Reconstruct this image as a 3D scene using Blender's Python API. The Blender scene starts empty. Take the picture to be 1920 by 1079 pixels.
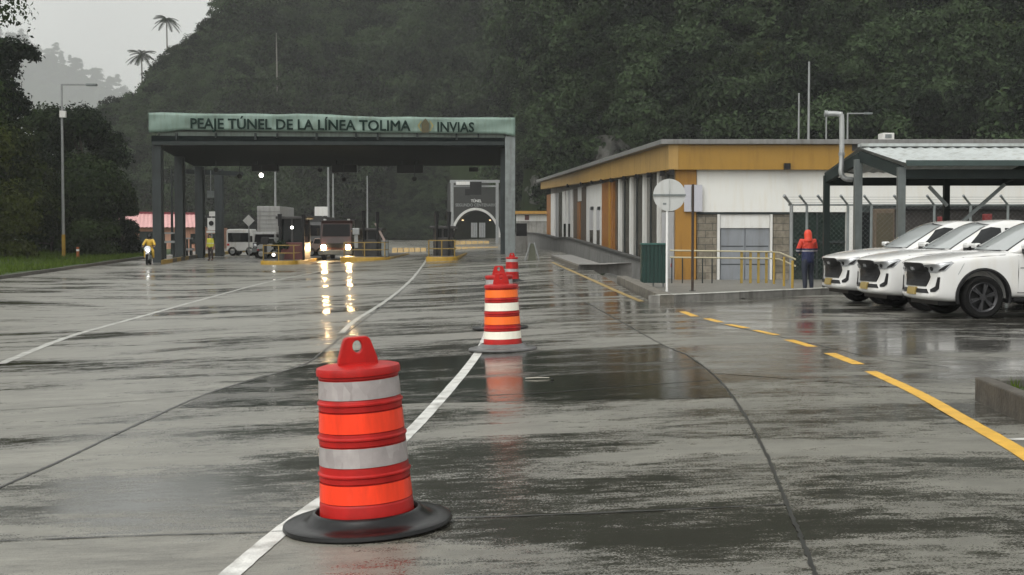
import bpy, bmesh, math, random
import numpy as np
from mathutils import Vector, Matrix
from mathutils.bvhtree import BVHTree
R = math.radians
random.seed(7); rng = np.random.default_rng(7)
scene = bpy.context.scene
col = scene.collection

# ------------------------------------------------------------------ camera
F_PX = 2600.0; CX, CY = 960.0, 539.5; HORIZON = 438.0; CAM_Z = 1.58
THETA = math.atan((CY - HORIZON) / F_PX)
cam = bpy.data.cameras.new("camera"); cam_o = bpy.data.objects.new("camera", cam); col.objects.link(cam_o)
cam.sensor_width = 36.0; cam.sensor_fit = 'HORIZONTAL'; cam.lens = 36.0 * F_PX / 1920.0
cam.clip_start = 0.1; cam.clip_end = 20000.0
cam_o.location = (0, 0, CAM_Z); cam_o.rotation_euler = (R(90) - THETA, 0, 0)
scene.camera = cam_o

# ------------------------------------------------------------------ sky, sun, exposure
HAZE_DENSITY = 0.00030
SUN_EL, SUN_ROT = R(58), R(215)
world = bpy.data.worlds.new("World"); scene.world = world; world.use_nodes = True
wn = world.node_tree; wn.nodes.clear()
sky = wn.nodes.new('ShaderNodeTexSky'); sky.sky_type = 'NISHITA'; sky.sun_disc = False
sky.sun_elevation = SUN_EL; sky.sun_rotation = SUN_ROT; sky.air_density = 1.0; sky.dust_density = 3.0
hsv = wn.nodes.new('ShaderNodeHueSaturation'); hsv.inputs['Saturation'].default_value = 0.06
tc = wn.nodes.new('ShaderNodeTexCoord'); sx = wn.nodes.new('ShaderNodeSeparateXYZ')
wn.links.new(tc.outputs['Generated'], sx.inputs[0])
ramp = wn.nodes.new('ShaderNodeValToRGB')           # overcast: the cloud is brighter overhead
ramp.color_ramp.elements[0].position = 0.0; ramp.color_ramp.elements[0].color = (1.95, 1.93, 1.82, 1)
ramp.color_ramp.elements[1].position = 0.9; ramp.color_ramp.elements[1].color = (2.6, 2.6, 2.53, 1)
e = ramp.color_ramp.elements.new(0.16); e.color = (2.35, 2.33, 2.2, 1)
e = ramp.color_ramp.elements.new(0.30); e.color = (2.9, 2.88, 2.72, 1)
wn.links.new(sx.outputs[2], ramp.inputs[0])
cn = wn.nodes.new('ShaderNodeTexNoise'); cn.inputs['Scale'].default_value = 4.0; cn.inputs['Detail'].default_value = 5
wn.links.new(tc.outputs['Generated'], cn.inputs['Vector'])
cm = wn.nodes.new('ShaderNodeMapRange'); cm.inputs[1].default_value = .3; cm.inputs[2].default_value = .7
cm.inputs[3].default_value = .80; cm.inputs[4].default_value = 1.12
wn.links.new(cn.outputs['Fac'], cm.inputs[0])
m1 = wn.nodes.new('ShaderNodeMixRGB'); m1.blend_type = 'MULTIPLY'; m1.inputs[0].default_value = 1
m2 = wn.nodes.new('ShaderNodeMixRGB'); m2.blend_type = 'MULTIPLY'; m2.inputs[0].default_value = 1
bg = wn.nodes.new('ShaderNodeBackground'); bg.inputs['Strength'].default_value = 0.115
wo = wn.nodes.new('ShaderNodeOutputWorld')
wn.links.new(sky.outputs[0], hsv.inputs['Color']); wn.links.new(hsv.outputs[0], m1.inputs[1]); wn.links.new(ramp.outputs[0], m1.inputs[2])
wn.links.new(m1.outputs[0], m2.inputs[1]); wn.links.new(cm.outputs[0], m2.inputs[2])
wn.links.new(m2.outputs[0], bg.inputs['Color']); wn.links.new(bg.outputs[0], wo.inputs[0])
sun = bpy.data.lights.new("sun", 'SUN'); sun.energy = 0.5; sun.angle = R(40); sun.color = (1, 0.97, 0.92)
sun_o = bpy.data.objects.new("sun", sun); col.objects.link(sun_o)
sd = Vector((math.sin(SUN_ROT) * math.cos(SUN_EL), math.cos(SUN_ROT) * math.cos(SUN_EL), math.sin(SUN_EL)))
sun_o.rotation_euler = sd.to_track_quat('Z', 'Y').to_euler(); sun_o.location = (0, 0, 60)
scene.view_settings.view_transform = 'Standard'; scene.view_settings.look = 'None'
scene.view_settings.exposure = -0.12; scene.view_settings.gamma = 1.0; scene.view_settings.use_curve_mapping = False
scene.render.engine = 'CYCLES'
scene.cycles.use_denoising = True
scene.cycles.max_bounces = 6; scene.cycles.diffuse_bounces = 3; scene.cycles.glossy_bounces = 3
scene.cycles.transmission_bounces = 4; scene.cycles.volume_bounces = 1; scene.cycles.transparent_max_bounces = 8
scene.cycles.sample_clamp_indirect = 6.0

# ------------------------------------------------------------------ helpers
def ray(px, py):
    a = (px - CX) / F_PX; b = (CY - py) / F_PX
    return Vector((a, math.cos(THETA) + b * math.sin(THETA), -math.sin(THETA) + b * math.cos(THETA)))
def at(px, py, D):
    d = ray(px, py); t = D / d.y
    return Vector((d.x * t, D, CAM_Z + d.z * t))
def sp(t, k=2.0):
    t = t * k
    return (t if t > 30 else math.log1p(math.exp(t))) / k
BANK0 = 0.045 * (sp(11) - sp(-2.6))
def kerb_y(x):
    return 29.2 + 0.88 * (x - 3.1) if x < 8 else 33.51 + 0.3 * (x - 8)
def in_walk(x, y): return x > 3.1 and y > kerb_y(x)
def walk_z(y): return 0.13 if y < 31 else 0.13 - 0.53 * min((y - 31) / 28, 1)
def gz(x, y):
    if in_walk(x, y) and y < 100: 
        return walk_z(y)
    return 0.045 * (sp(x + 11) - sp(x - 2.6)) - BANK0 + 0.0095 * sp(y - 40, .2) - 0.0065 * sp(y - 85, .2)
def G(px, py):
    lo, hi = 1.5, 500.0
    for _ in range(60):
        mid = (lo + hi) / 2; p = at(px, py, mid)
        if p.z > gz(p.x, p.y): lo = mid
        else: hi = mid
    p = at(px, py, lo); p.z = gz(p.x, p.y); return p
def px_w(n, D): return n * D / F_PX

def anc(o):
    v = Vector((0, 0, 0))
    while o is not None: v = v + o.location; o = o.parent
    return v
class MB:
    def __init__(s): s.v = []; s.f = []; s.mi = []
    def add(s, vs, fs, m=0):
        b = len(s.v); s.v += [Vector(v) for v in vs]; s.f += [tuple(i + b for i in f) for f in fs]; s.mi += [m] * len(fs); return s
    def box(s, lo, hi, m=0):
        (a, b, c), (d, e, f) = lo, hi
        return s.add([(a,b,c),(d,b,c),(d,e,c),(a,e,c),(a,b,f),(d,b,f),(d,e,f),(a,e,f)],
              [(0,3,2,1),(4,5,6,7),(0,1,5,4),(1,2,6,5),(2,3,7,6),(3,0,4,7)], m)
    def cbox(s, c, d, rz=0, m=0):
        b = len(s.v); c = Vector(c)
        s.box((-d[0]/2,-d[1]/2,-d[2]/2),(d[0]/2,d[1]/2,d[2]/2), m)
        M = Matrix.Rotation(rz, 3, 'Z')
        for i in range(b, len(s.v)): s.v[i] = M @ s.v[i] + c
        return s
    def beam(s, p, q, w, h, m=0):
        p, q = Vector(p), Vector(q); d = (q - p); L = d.length; d = d / L
        up = Vector((0, 0, 1)) if abs(d.z) < .95 else Vector((0, 1, 0))
        r = d.cross(up).normalized() * w / 2; u = r.cross(d).normalized() * h / 2
        vs = [p-r-u, p+r-u, p+r+u, p-r+u, q-r-u, q+r-u, q+r+u, q-r+u]
        return s.add(vs, [(0,1,2,3),(7,6,5,4),(0,4,5,1),(1,5,6,2),(2,6,7,3),(3,7,4,0)], m)
    def tube(s, pts, r, n=8, m=0, cap=True):
        pts = [Vector(p) for p in pts]; rr = r if isinstance(r, (list, tuple)) else [r] * len(pts)
        b = len(s.v); vs = []; fs = []
        for i, p in enumerate(pts):
            d = (pts[min(i+1, len(pts)-1)] - pts[max(i-1, 0)]).normalized()
            up = Vector((0, 0, 1)) if abs(d.z) < .9 else Vector((0, 1, 0))
            a = d.cross(up).normalized(); c = a.cross(d)
            for k in range(n):
                t = 2 * math.pi * k / n; vs.append(p + (a * math.cos(t) + c * math.sin(t)) * rr[i])
        for i in range(len(pts) - 1):
            for k in range(n):
                fs.append((i*n+k, i*n+(k+1) % n, (i+1)*n+(k+1) % n, (i+1)*n+k))
        if cap: fs.append(tuple(range(n-1, -1, -1))); fs.append(tuple((len(pts)-1)*n+k for k in range(n)))
        return s.add(vs, fs, m)
    def lathe(s, prof, n=32, c=(0, 0, 0), axis='Z', m=0, close=False):
        vs = []; fs = []; c = Vector(c)
        for (r, z) in prof:
            for k in range(n):
                t = 2 * math.pi * k / n
                v = (r*math.cos(t), r*math.sin(t), z)
                if axis == 'Y': v = (v[0], v[2], v[1])
                if axis == 'X': v = (v[2], v[0], v[1])
                vs.append(Vector(v) + c)
        for i in range(len(prof) - 1):
            for k in range(n): fs.append((i*n+k, i*n+(k+1) % n, (i+1)*n+(k+1) % n, (i+1)*n+k))
        if not close:
            if prof[0][0] > 1e-4: fs.append(tuple(range(n-1, -1, -1)))
            if prof[-1][0] > 1e-4: fs.append(tuple((len(prof)-1)*n+k for k in range(n)))
        return s.add(vs, fs, m)
    def prism(s, poly, d, m=0):
        d = Vector(d); n = len(poly); P = [Vector(p) for p in poly]
        return s.add(P + [p + d for p in P], [tuple(range(n)), tuple(range(2*n-1, n-1, -1))] + [(i, i+n, (i+1) % n + n, (i+1) % n) for i in range(n)], m)
    def quad(s, a, b, c, d, m=0): return s.add([a, b, c, d], [(0, 1, 2, 3)], m)
    def build(s, name, mat, parent=None, smooth=False, bevel=0, world=True):
        o = parent; off = anc(parent) if world else Vector((0, 0, 0))
        me = bpy.data.meshes.new(name); me.from_pydata([v - off for v in s.v], [], s.f)
        mats = mat if isinstance(mat, (list, tuple)) else [mat]
        for mm in mats: me.materials.append(mm)
        if len(mats) > 1: me.polygons.foreach_set('material_index', s.mi)
        bm = bmesh.new(); bm.from_mesh(me); bmesh.ops.recalc_face_normals(bm, faces=bm.faces)
        bm.to_mesh(me); bm.free()
        if smooth: smooth_me(me, smooth if not isinstance(smooth, bool) else 40)
        ob = bpy.data.objects.new(name, me); col.objects.link(ob); ob.parent = parent
        if bevel:
            bv = ob.modifiers.new('bevel', 'BEVEL'); bv.width = bevel; bv.segments = 2; bv.limit_method = 'ANGLE'
        return ob
def smooth_me(me, ang=40):
    me.polygons.foreach_set('use_smooth', [True] * len(me.polygons))
    if ang < 180:
        bm = bmesh.new(); bm.from_mesh(me)
        for ed in bm.edges:
            if len(ed.link_faces) == 2 and ed.calc_face_angle(0) > R(ang): ed.smooth = False
        bm.to_mesh(me); bm.free()
def tag(o, label, cat, group=None, kind=None):
    o['label'] = label; o['category'] = cat
    if group: o['group'] = group
    if kind: o['kind'] = kind
    return o
def thing(name, label, cat, loc=(0, 0, 0), group=None):
    o = bpy.data.objects.new(name, None); o.empty_display_size = .2; o.location = loc; col.objects.link(o)
    return tag(o, label, cat, group)
def struct(o): o['kind'] = 'structure'; return o
KIDS = {}
def copy_tree(o, parent=None):
    c = o.copy(); col.objects.link(c)
    if parent is not None: c.parent = parent
    for ch in [x for x in bpy.data.objects if x.parent == o]: copy_tree(ch, c)
    return c

# ------------------------------------------------------------------ materials
MATS = {}
def mat(name, c, rough=.6, metal=0.0, var=.18, scale=3.0, bump=0.0, bscale=60, spec=.5, emit=None, estr=0, coat=0, c2=None, stretch=None, dirt=0):
    if name in MATS: return MATS[name]
    m = bpy.data.materials.new(name); m.use_nodes = True; nt = m.node_tree; p = nt.nodes['Principled BSDF']
    p.inputs['Roughness'].default_value = rough; p.inputs['Metallic'].default_value = metal
    p.inputs['Specular IOR Level'].default_value = spec
    if coat: p.inputs['Coat Weight'].default_value = coat; p.inputs['Coat Roughness'].default_value = .06
    t = nt.nodes.new('ShaderNodeTexCoord'); mp = nt.nodes.new('ShaderNodeMapping')
    nt.links.new(t.outputs['Object'], mp.inputs[0])
    if stretch: mp.inputs['Scale'].default_value = stretch
    n = nt.nodes.new('ShaderNodeTexNoise'); n.inputs['Scale'].default_value = scale; n.inputs['Detail'].default_value = 6; n.inputs['Roughness'].default_value = .65
    nt.links.new(mp.outputs[0], n.inputs['Vector'])
    r = nt.nodes.new('ShaderNodeValToRGB')
    r.color_ramp.elements[0].position = .3; r.color_ramp.elements[1].position = .7
    lo = [x * (1 - var) for x in c]; hi = [min(x * (1 + var), 1) for x in (c2 or c)]
    r.color_ramp.elements[0].color = (*lo, 1); r.color_ramp.elements[1].color = (*hi, 1)
    nt.links.new(n.outputs['Fac'], r.inputs[0]); src = r.outputs[0]
    if dirt:
        n2 = nt.nodes.new('ShaderNodeTexNoise'); n2.inputs['Scale'].default_value = 1.3; n2.inputs['Detail'].default_value = 8
        mp2 = nt.nodes.new('ShaderNodeMapping'); mp2.inputs['Scale'].default_value = (4, 4, .5)
        nt.links.new(t.outputs['Object'], mp2.inputs[0]); nt.links.new(mp2.outputs[0], n2.inputs['Vector'])
        r2 = nt.nodes.new('ShaderNodeValToRGB'); r2.color_ramp.elements[0].position = .48; r2.color_ramp.elements[1].position = .72
        r2.color_ramp.elements[0].color = (1, 1, 1, 1); k = 1 - dirt; r2.color_ramp.elements[1].color = (k, k * .97, k * .92, 1)
        nt.links.new(n2.outputs['Fac'], r2.inputs[0])
        mx = nt.nodes.new('ShaderNodeMixRGB'); mx.blend_type = 'MULTIPLY'; mx.inputs[0].default_value = 1
        nt.links.new(src, mx.inputs[1]); nt.links.new(r2.outputs[0], mx.inputs[2]); src = mx.outputs[0]
    nt.links.new(src, p.inputs['Base Color'])
    if bump:
        b = nt.nodes.new('ShaderNodeBump'); b.inputs['Strength'].default_value = bump; b.inputs['Distance'].default_value = .02
        nb = nt.nodes.new('ShaderNodeTexNoise'); nb.inputs['Scale'].default_value = bscale; nb.inputs['Detail'].default_value = 4
        nt.links.new(mp.outputs[0], nb.inputs['Vector']); nt.links.new(nb.outputs['Fac'], b.inputs['Height']); nt.links.new(b.outputs[0], p.inputs['Normal'])
    if emit:
        p.inputs['Emission Color'].default_value = (*emit, 1); p.inputs['Emission Strength'].default_value = estr
    MATS[name] = m; return m
def foliage(name, c1, c2, trans=.25, rough=.55):
    if name in MATS: return MATS[name]
    m = bpy.data.materials.new(name); m.use_nodes = True; nt = m.node_tree; p = nt.nodes['Principled BSDF']
    p.inputs['Roughness'].default_value = rough; p.inputs['Specular IOR Level'].default_value = .04
    oi = nt.nodes.new('ShaderNodeObjectInfo'); ge = nt.nodes.new('ShaderNodeNewGeometry')
    t = nt.nodes.new('ShaderNodeTexCoord'); n = nt.nodes.new('ShaderNodeTexNoise'); n.inputs['Scale'].default_value = .9; n.inputs['Detail'].default_value = 3
    nt.links.new(t.outputs['Object'], n.inputs['Vector'])
    a = nt.nodes.new('ShaderNodeMath'); a.operation = 'MULTIPLY_ADD'; a.inputs[1].default_value = .75
    a2 = nt.nodes.new('ShaderNodeMath'); a2.operation = 'MULTIPLY_ADD'; a2.inputs[1].default_value = .6
    a3 = nt.nodes.new('ShaderNodeMath'); a3.operation = 'MULTIPLY_ADD'; a3.inputs[1].default_value = .45; a3.inputs[2].default_value = -.36
    nt.links.new(ge.outputs['Random Per Island'], a3.inputs[0])
    nt.links.new(n.outputs['Fac'], a2.inputs[0]); nt.links.new(a3.outputs[0], a2.inputs[2])
    nt.links.new(oi.outputs['Random'], a.inputs[0]); nt.links.new(a2.outputs[0], a.inputs[2])
    r = nt.nodes.new('ShaderNodeValToRGB'); r.color_ramp.elements[0].position = .2; r.color_ramp.elements[1].position = .85
    r.color_ramp.elements[0].color = (*c1, 1); r.color_ramp.elements[1].color = (*c2, 1)
    nt.links.new(a.outputs[0], r.inputs[0]); nt.links.new(r.outputs[0], p.inputs['Base Color'])
    tr = nt.nodes.new('ShaderNodeBsdfTranslucent'); nt.links.new(r.outputs[0], tr.inputs[0])
    mx = nt.nodes.new('ShaderNodeMixShader'); mx.inputs[0].default_value = trans
    out = nt.nodes['Material Output']; nt.links.new(p.outputs[0], mx.inputs[1]); nt.links.new(tr.outputs[0], mx.inputs[2]); nt.links.new(mx.outputs[0], out.inputs[0])
    MATS[name] = m; return m

def road_material(name, pale_sheen, damp, wet_bias=0.0, rlo=.06, rhi=.40):
    m = bpy.data.materials.new(name); m.use_nodes = True; nt = m.node_tree; N = nt.nodes; L = nt.links; p = N['Principled BSDF']
    t = N.new('ShaderNodeTexCoord')
    def noise(scale, stretch, detail=5, rough=.6, dist=0, off=0):
        mp = N.new('ShaderNodeMapping'); mp.inputs['Scale'].default_value = stretch; mp.inputs['Location'].default_value = (off, off, 0); mp.inputs['Rotation'].default_value = (0, 0, R(-4)); L.new(t.outputs['Object'], mp.inputs[0])
        n = N.new('ShaderNodeTexNoise'); n.inputs['Scale'].default_value = scale; n.inputs['Detail'].default_value = detail
        n.inputs['Roughness'].default_value = rough; n.inputs['Distortion'].default_value = dist
        L.new(mp.outputs[0], n.inputs['Vector']); return n.outputs['Fac']
    def rng_(src, a, b, c, d):
        r = N.new('ShaderNodeMapRange'); r.inputs[1].default_value = a; r.inputs[2].default_value = b; r.inputs[3].default_value = c; r.inputs[4].default_value = d
        L.new(src, r.inputs[0]); return r.outputs[0]
    def mth(op, a, b):
        r = N.new('ShaderNodeMath'); r.operation = op
        for i, x in enumerate((a, b)):
            if isinstance(x, (int, float)): r.inputs[i].default_value = x
            else: L.new(x, r.inputs[i])
        return r.outputs[0]
    big = noise(.20, (.7, 1, 1), 3)                        # where water stands
    streak = noise(.8, (.34, 1.0, 1), 8, .68, .4)          # films drawn across the slabs
    fine = noise(3.4, (.30, 1.0, 1), 6, .72, .2, 7)
    brush = noise(20.0, (.22, 1, 1), 3, .6)                # transverse brooming of the concrete
    grain = noise(75, (1, 1, 1), 3, .7)
    lump = noise(11, (.6, 1, 1), 4, .6, 0, 3)
    wet = mth('ADD', mth('MULTIPLY', big, .75), mth('ADD', mth('MULTIPLY', streak, 1.0), mth('MULTIPLY', fine, .50)))
    pepper = mth('MULTIPLY', mth('SUBTRACT', mth('ADD', mth('MULTIPLY', grain, 1.2), mth('ADD', mth('MULTIPLY', lump, .5), mth('MULTIPLY', brush, .5))), 1.1), .52)
    wet = mth('ADD', wet, pepper)
    sxyz = N.new('ShaderNodeSeparateXYZ'); L.new(t.outputs['Object'], sxyz.inputs[0])   # brighter sky sheen left, darker right, put into the spread of dark film
    wet = mth('ADD', wet, rng_(sxyz.outputs[0], -6, 4, -.075, .05))
    film = rng_(wet, 1.055 - wet_bias, 1.205 - wet_bias, 0, 1)
    L.new(rng_(film, 0, 1, rhi, rlo), p.inputs['Roughness'])
    tone = mth('ADD', mth('MULTIPLY', fine, .5), mth('ADD', mth('MULTIPLY', grain, .3), mth('MULTIPLY', brush, .2)))
    r = N.new('ShaderNodeValToRGB'); r.color_ramp.elements[0].color = (*[c * .50 for c in pale_sheen], 1); r.color_ramp.elements[1].color = (*[c * 1.15 for c in pale_sheen], 1)  # pale concrete tone with the sky sheen put into it
    r.color_ramp.elements[0].position = .40; r.color_ramp.elements[1].position = .60
    L.new(tone, r.inputs[0])
    mx = N.new('ShaderNodeMixRGB'); mx.inputs[2].default_value = (*damp, 1); L.new(film, mx.inputs[0]); L.new(r.outputs[0], mx.inputs[1]); L.new(mx.outputs[0], p.inputs['Base Color'])
    b = N.new('ShaderNodeBump'); b.inputs['Distance'].default_value = .012
    L.new(rng_(film, 0, 1, .55, .06), b.inputs['Strength'])
    L.new(mth('ADD', mth('MULTIPLY', grain, .5), mth('ADD', mth('MULTIPLY', lump, 1.0), mth('MULTIPLY', brush, .9))), b.inputs['Height']); L.new(b.outputs[0], p.inputs['Normal'])
    p.inputs['IOR'].default_value = 1.6
    MATS[name] = m; return m
M_ROAD = road_material('wet_concrete', (.215, .208, .178), (.034, .033, .027))
M_BAY_L = road_material('pale_bay', (.22, .213, .186), (.05, .048, .042))
M_BAY_D = road_material('dark_bay', (.085, .081, .066), (.020, .020, .016), .12)
M_WHITE_WORN = mat('road_white_worn', (.42, .42, .39), .3, var=.5, scale=5, bump=.3, dirt=.5)
M_WHITE_PAINT = mat('road_white', (.62, .62, .59), .35, var=.25, scale=6, bump=.3, dirt=.6)
M_YELLOW_PAINT = mat('road_yellow', (.72, .42, .06), .35, var=.15, scale=6, bump=.3, dirt=.2)
M_JOINT = mat('joint_tar', (.022, .022, .02), .35, var=.3)
M_CONC = mat('concrete', (.23, .225, .21), .6, var=.25, scale=2.0, bump=.3, bscale=30, dirt=.4)
M_CONC_D = mat('dark_concrete', (.09, .085, .075), .55, var=.35, scale=3.0, bump=.4, bscale=25, dirt=.4)
M_DARKSTEEL = mat('dark_steel', (.022, .028, .028), .5, metal=.0, var=.2, spec=.2)
M_GREYSTEEL = mat('grey_steel', (.16, .18, .18), .4, var=.2, dirt=.3)
M_GALV = mat('galvanised', (.26, .27, .27), .4, metal=.4, var=.15)
M_BLACK = mat('black_plastic', (.009, .009, .010), .45, var=.2, spec=.25)
M_GLASS_D = mat('dark_glass', (.008, .010, .011), .08, var=.1, spec=.4)
M_WHITEW = mat('white_wall', (.60, .60, .58), .6, var=.05, scale=1.5, dirt=.12)
M_OCHRE = mat('ochre_panel', (.33, .175, .024), .55, var=.10, scale=1.2, dirt=.25)
M_YELLOWP = mat('yellow_paint', (.36, .22, .025), .4, var=.15, dirt=.3)
M_RED = mat('red_paint', (.42, .02, .02), .4, var=.15)
M_WHITEP = mat('white_paint', (.75, .75, .74), .3, var=.04)
# ------------------------------------------------------------------ ground, road, walkway, verge
def mesh_np(name, verts, faces, mat, parent=None, smooth=False):
    me = bpy.data.meshes.new(name)
    v = np.asarray(verts, np.float32); f = np.asarray(faces, np.int32); k = f.shape[1]
    me.vertices.add(len(v)); me.vertices.foreach_set('co', v.ravel())
    me.loops.add(f.size); me.loops.foreach_set('vertex_index', f.ravel())
    me.polygons.add(len(f)); me.polygons.foreach_set('loop_start', np.arange(0, f.size, k, dtype=np.int32))
    me.update(calc_edges=True); me.validate()
    if smooth: me.polygons.foreach_set('use_smooth', [True] * len(me.polygons))
    if mat: me.materials.append(mat)
    if name is None: return me
    o = bpy.data.objects.new(name, me); col.objects.link(o); o.parent = parent; return o
def grid_mesh(name, xs, ys, zf, mat, keep=None, smooth=True):
    V = [(x, y, zf(x, y)) for y in ys for x in xs]; nx = len(xs); F = []
    for j in range(len(ys) - 1):
        for i in range(nx - 1):
            if keep is None or keep((xs[i] + xs[i+1]) / 2, (ys[j] + ys[j+1]) / 2):
                F.append((j*nx+i, j*nx+i+1, (j+1)*nx+i+1, (j+1)*nx+i))
    return mesh_np(name, V, F, mat, smooth=smooth)
def frange(a, b, s): return [a + i * (b - a) / max(1, round((b - a) / s)) for i in range(round((b - a) / s) + 1)]
xs = frange(-60, -14, 2) + frange(-14, 15, .25)[1:] + frange(15, 41, 2)[1:]
ys = frange(1, 62, .3) + frange(62, 120, 1)[1:] + frange(120, 262, 5)[1:]
# road: everything driven on; the walkway cells are left to the walkway
def gz_road(x, y):
    if in_walk(x, y) and y < 100: return min(walk_z(y), .12) - .0
    return gz(x, y)
road = struct(grid_mesh('road', xs, ys, gz_road, M_ROAD, keep=lambda x, y: not (in_walk(x, y) and y < 58)))
walkway = struct(grid_mesh('walkway', frange(3.1, 41, .3), frange(29, 62, .3), lambda x, y: walk_z(y) + .012,
                 mat('walkway_concrete', (.13, .125, .11), .45, var=.3, scale=1.2, bump=.3, bscale=30, dirt=.35), keep=lambda x, y: in_walk(x - .2, y - .2)))
M_GRASS = mat('grass_green', (.030, .054, .010), .8, var=.45, scale=2.5, bump=.8, bscale=40)
M_SOIL = mat('undergrowth', (.014, .022, .008), .95, var=.5, scale=.35, bump=.8, bscale=6, spec=.03, stretch=(1, .4, .4))
def coarse(x, y): return gz(min(max(x, -60), 30), min(max(y, 2), 300)) - .35
gx = [-2500, -1200, -600, -300, -150] + frange(-80, 60, 10) + [100, 160, 300, 600, 1200, 2500]
gy = [-60, -30, -10] + frange(0, 300, 10) + [350, 420, 600, 1000, 1600, 2400, 3200]
struct(grid_mesh('ground', gx, gy, coarse, M_SOIL))
def edge_x(y):
    P = [(0, -20.6), (40, -20.8), (58, -21.4), (75, -22.6), (95, -24.3), (130, -30), (262, -60)]
    for (a, b), (c, d) in zip(P, P[1:]):
        if y <= c: return b + (d - b) * (y - a) / (c - a)
    return -60
V = []; Fc = []; yy = frange(2, 130, 1.0); offs = [0, .2, 1, 2.5, 5, 9, 14, 22, 34]
for y in yy:
    for k, o_ in enumerate(offs):
        V.append((edge_x(y) - o_, y, gz(edge_x(y), y) + (.02 if k == 0 else .13 + .07 * max(o_ - 3, 0) + .05 * math.sin(y * .7 + k * 2))))
n_ = len(offs)
for j in range(len(yy) - 1):
    for i in range(n_ - 1): Fc.append((j*n_+i, j*n_+i+1, (j+1)*n_+i+1, (j+1)*n_+i))
verge = struct(mesh_np('grass_verge', V, Fc, M_GRASS, smooth=True))
# blades of grass, uncountable
gv = []; gf = []
for _ in range(14000):
    y = 48 + 47 * rng.random() ** .8; o_ = .25 + 9 * rng.random() ** 1.3
    x = edge_x(y) - o_; z = gz(edge_x(y), y) + .1 + .07 * max(o_ - 3, 0); h = .10 + .22 * rng.random(); a = rng.random() * 6.28; w = .035
    b = len(gv); dx, dy = math.cos(a) * w, math.sin(a) * w; lx, ly = rng.normal(0, .07, 2)
    gv += [(x-dx, y-dy, z), (x+dx, y+dy, z), (x+lx, y+ly, z+h)]; gf.append((b, b+1, b+2))
go = mesh_np('grass', gv, gf, foliage('grass_blades', (.030, .052, .010), (.085, .13, .018)))
tag(go, 'short green grass of the roadside verge under the dark trees', 'grass', kind='stuff')
kb = MB()
for y0, y1 in zip(yy[8:95], yy[9:96]):
    a = Vector((edge_x(y0), y0, gz(edge_x(y0), y0))); b = Vector((edge_x(y1), y1, gz(edge_x(y1), y1)))
    kb.add([a+Vector((.18,0,-.1)), b+Vector((.18,0,-.1)), b+Vector((.16,0,.15)), a+Vector((.16,0,.15)), a+Vector((0,0,.15)), b+Vector((0,0,.15))],
           [(0,1,2,3),(3,2,5,4)])
struct(kb.build('verge_kerb', M_CONC_D))

# ---- strips on the road
def cr(pts, n=14):
    P = [Vector(p) for p in pts]; P = [2*P[0]-P[1]] + P + [2*P[-1]-P[-2]]; out = []
    for i in range(1, len(P) - 2):
        for k in range(n):
            t = k / n; a, b, c, d = P[i-1], P[i], P[i+1], P[i+2]
            out.append(.5 * ((2*b) + (c-a)*t + (2*a-5*b+4*c-d)*t*t + (3*b-a-3*c+d)*t**3))
    out.append(P[-2]); return out
def strip(name, pix, w, mat_, lift=.005, n=14, ragged=0.0, pts=None):
    P = cr(pts or [G(*p) for p in pix], n); mb = MB(); L = []
    for i, p in enumerate(P):
        d = (P[min(i+1, len(P)-1)] - P[max(i-1, 0)]); d.z = 0; d.normalize(); s = Vector((d.y, -d.x, 0)) * w / 2
        j = 1 + ragged * rng.normal(); k = 1 + ragged * rng.normal()
        a = p - s * j; b = p + s * k
        a.z = gz(a.x, a.y) + lift; b.z = gz(b.x, b.y) + lift; L.append((a, b))
    for (a, b), (c, d) in zip(L, L[1:]): mb.quad(a, b, d, c)
    return mb.build(name, mat_, road)
strip('lane_line', [(395,1110),(520,1003),(600,943),(690,880),(768,812),(845,728),(890,672),(908,640),(925,590),(940,545),(950,515),(957,498)], .115, M_WHITE_PAINT, n=20, ragged=.022)
strip('lane_line', [(0,683),(130,632),(250,598),(380,562),(500,530),(622,505)], .15, M_WHITE_WORN, ragged=.1)
strip('lane_line', [(640,625),(668,600),(705,577),(747,547),(778,517),(796,493),(804,480)], .11, M_WHITE_WORN, ragged=.1)
strip('edge_line', [(2080,965),(1925,856),(1800,783),(1720,738),(1632,697)], .135, M_YELLOW_PAINT, ragged=.03)
strip('edge_line', [(1203,566),(1160,548),(1100,521),(1035,492)], .13, mat('yellow_worn', (.34, .235, .08), .35, var=.35, scale=5, dirt=.5), ragged=.05)
for a, b in (((1610,684),(1555,663)), ((1523,651),(1479,638)), ((1455,629),(1414,620)), ((1400,616),(1365,609)), ((1351,605),(1325,598)), ((1303,594),(1280,585))):
    m_ = ((a[0]+b[0])/2, (a[1]+b[1])/2); strip('edge_line', [a, m_, b], .14, M_YELLOW_PAINT, n=5, ragged=.05)
strip('lane_line', [(1896,826),(1915,825),(1945,824)], .10, M_WHITE_PAINT, n=5)
RJ = [(1545,1110),(1528,1075),(1498,1000),(1465,920),(1435,850),(1400,785),(1350,715),(1290,668),(1240,646),(1150,596),(1070,551),(1020,518),(1000,503)]
LJ = [(-160,985),(0,915),(120,862),(250,800),(400,735),(560,688),(602,662),(650,625),(700,588),(745,553),(775,522),(793,500)]
strip('expansion_joint', RJ, .022, M_JOINT, n=20, ragged=.3)
strip('expansion_joint', LJ, .032, M_JOINT, n=20, ragged=.3)
for pts in (((-40,1017),(250,1006),(520,998),(620,993)), ((855,973),(1150,962),(1480,947)), ((770,750),(1050,735),(1330,714)), ((600,681),(760,673),(900,664),(1240,646)),
            ((690,592),(900,588),(1130,585)), ((735,560),(900,557),(1075,555)), ((0,770),(200,757),(400,738)), ((110,640),(330,628),(640,620))):
    strip('expansion_joint', list(pts), .022, M_JOINT, n=10, ragged=.4)
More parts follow.
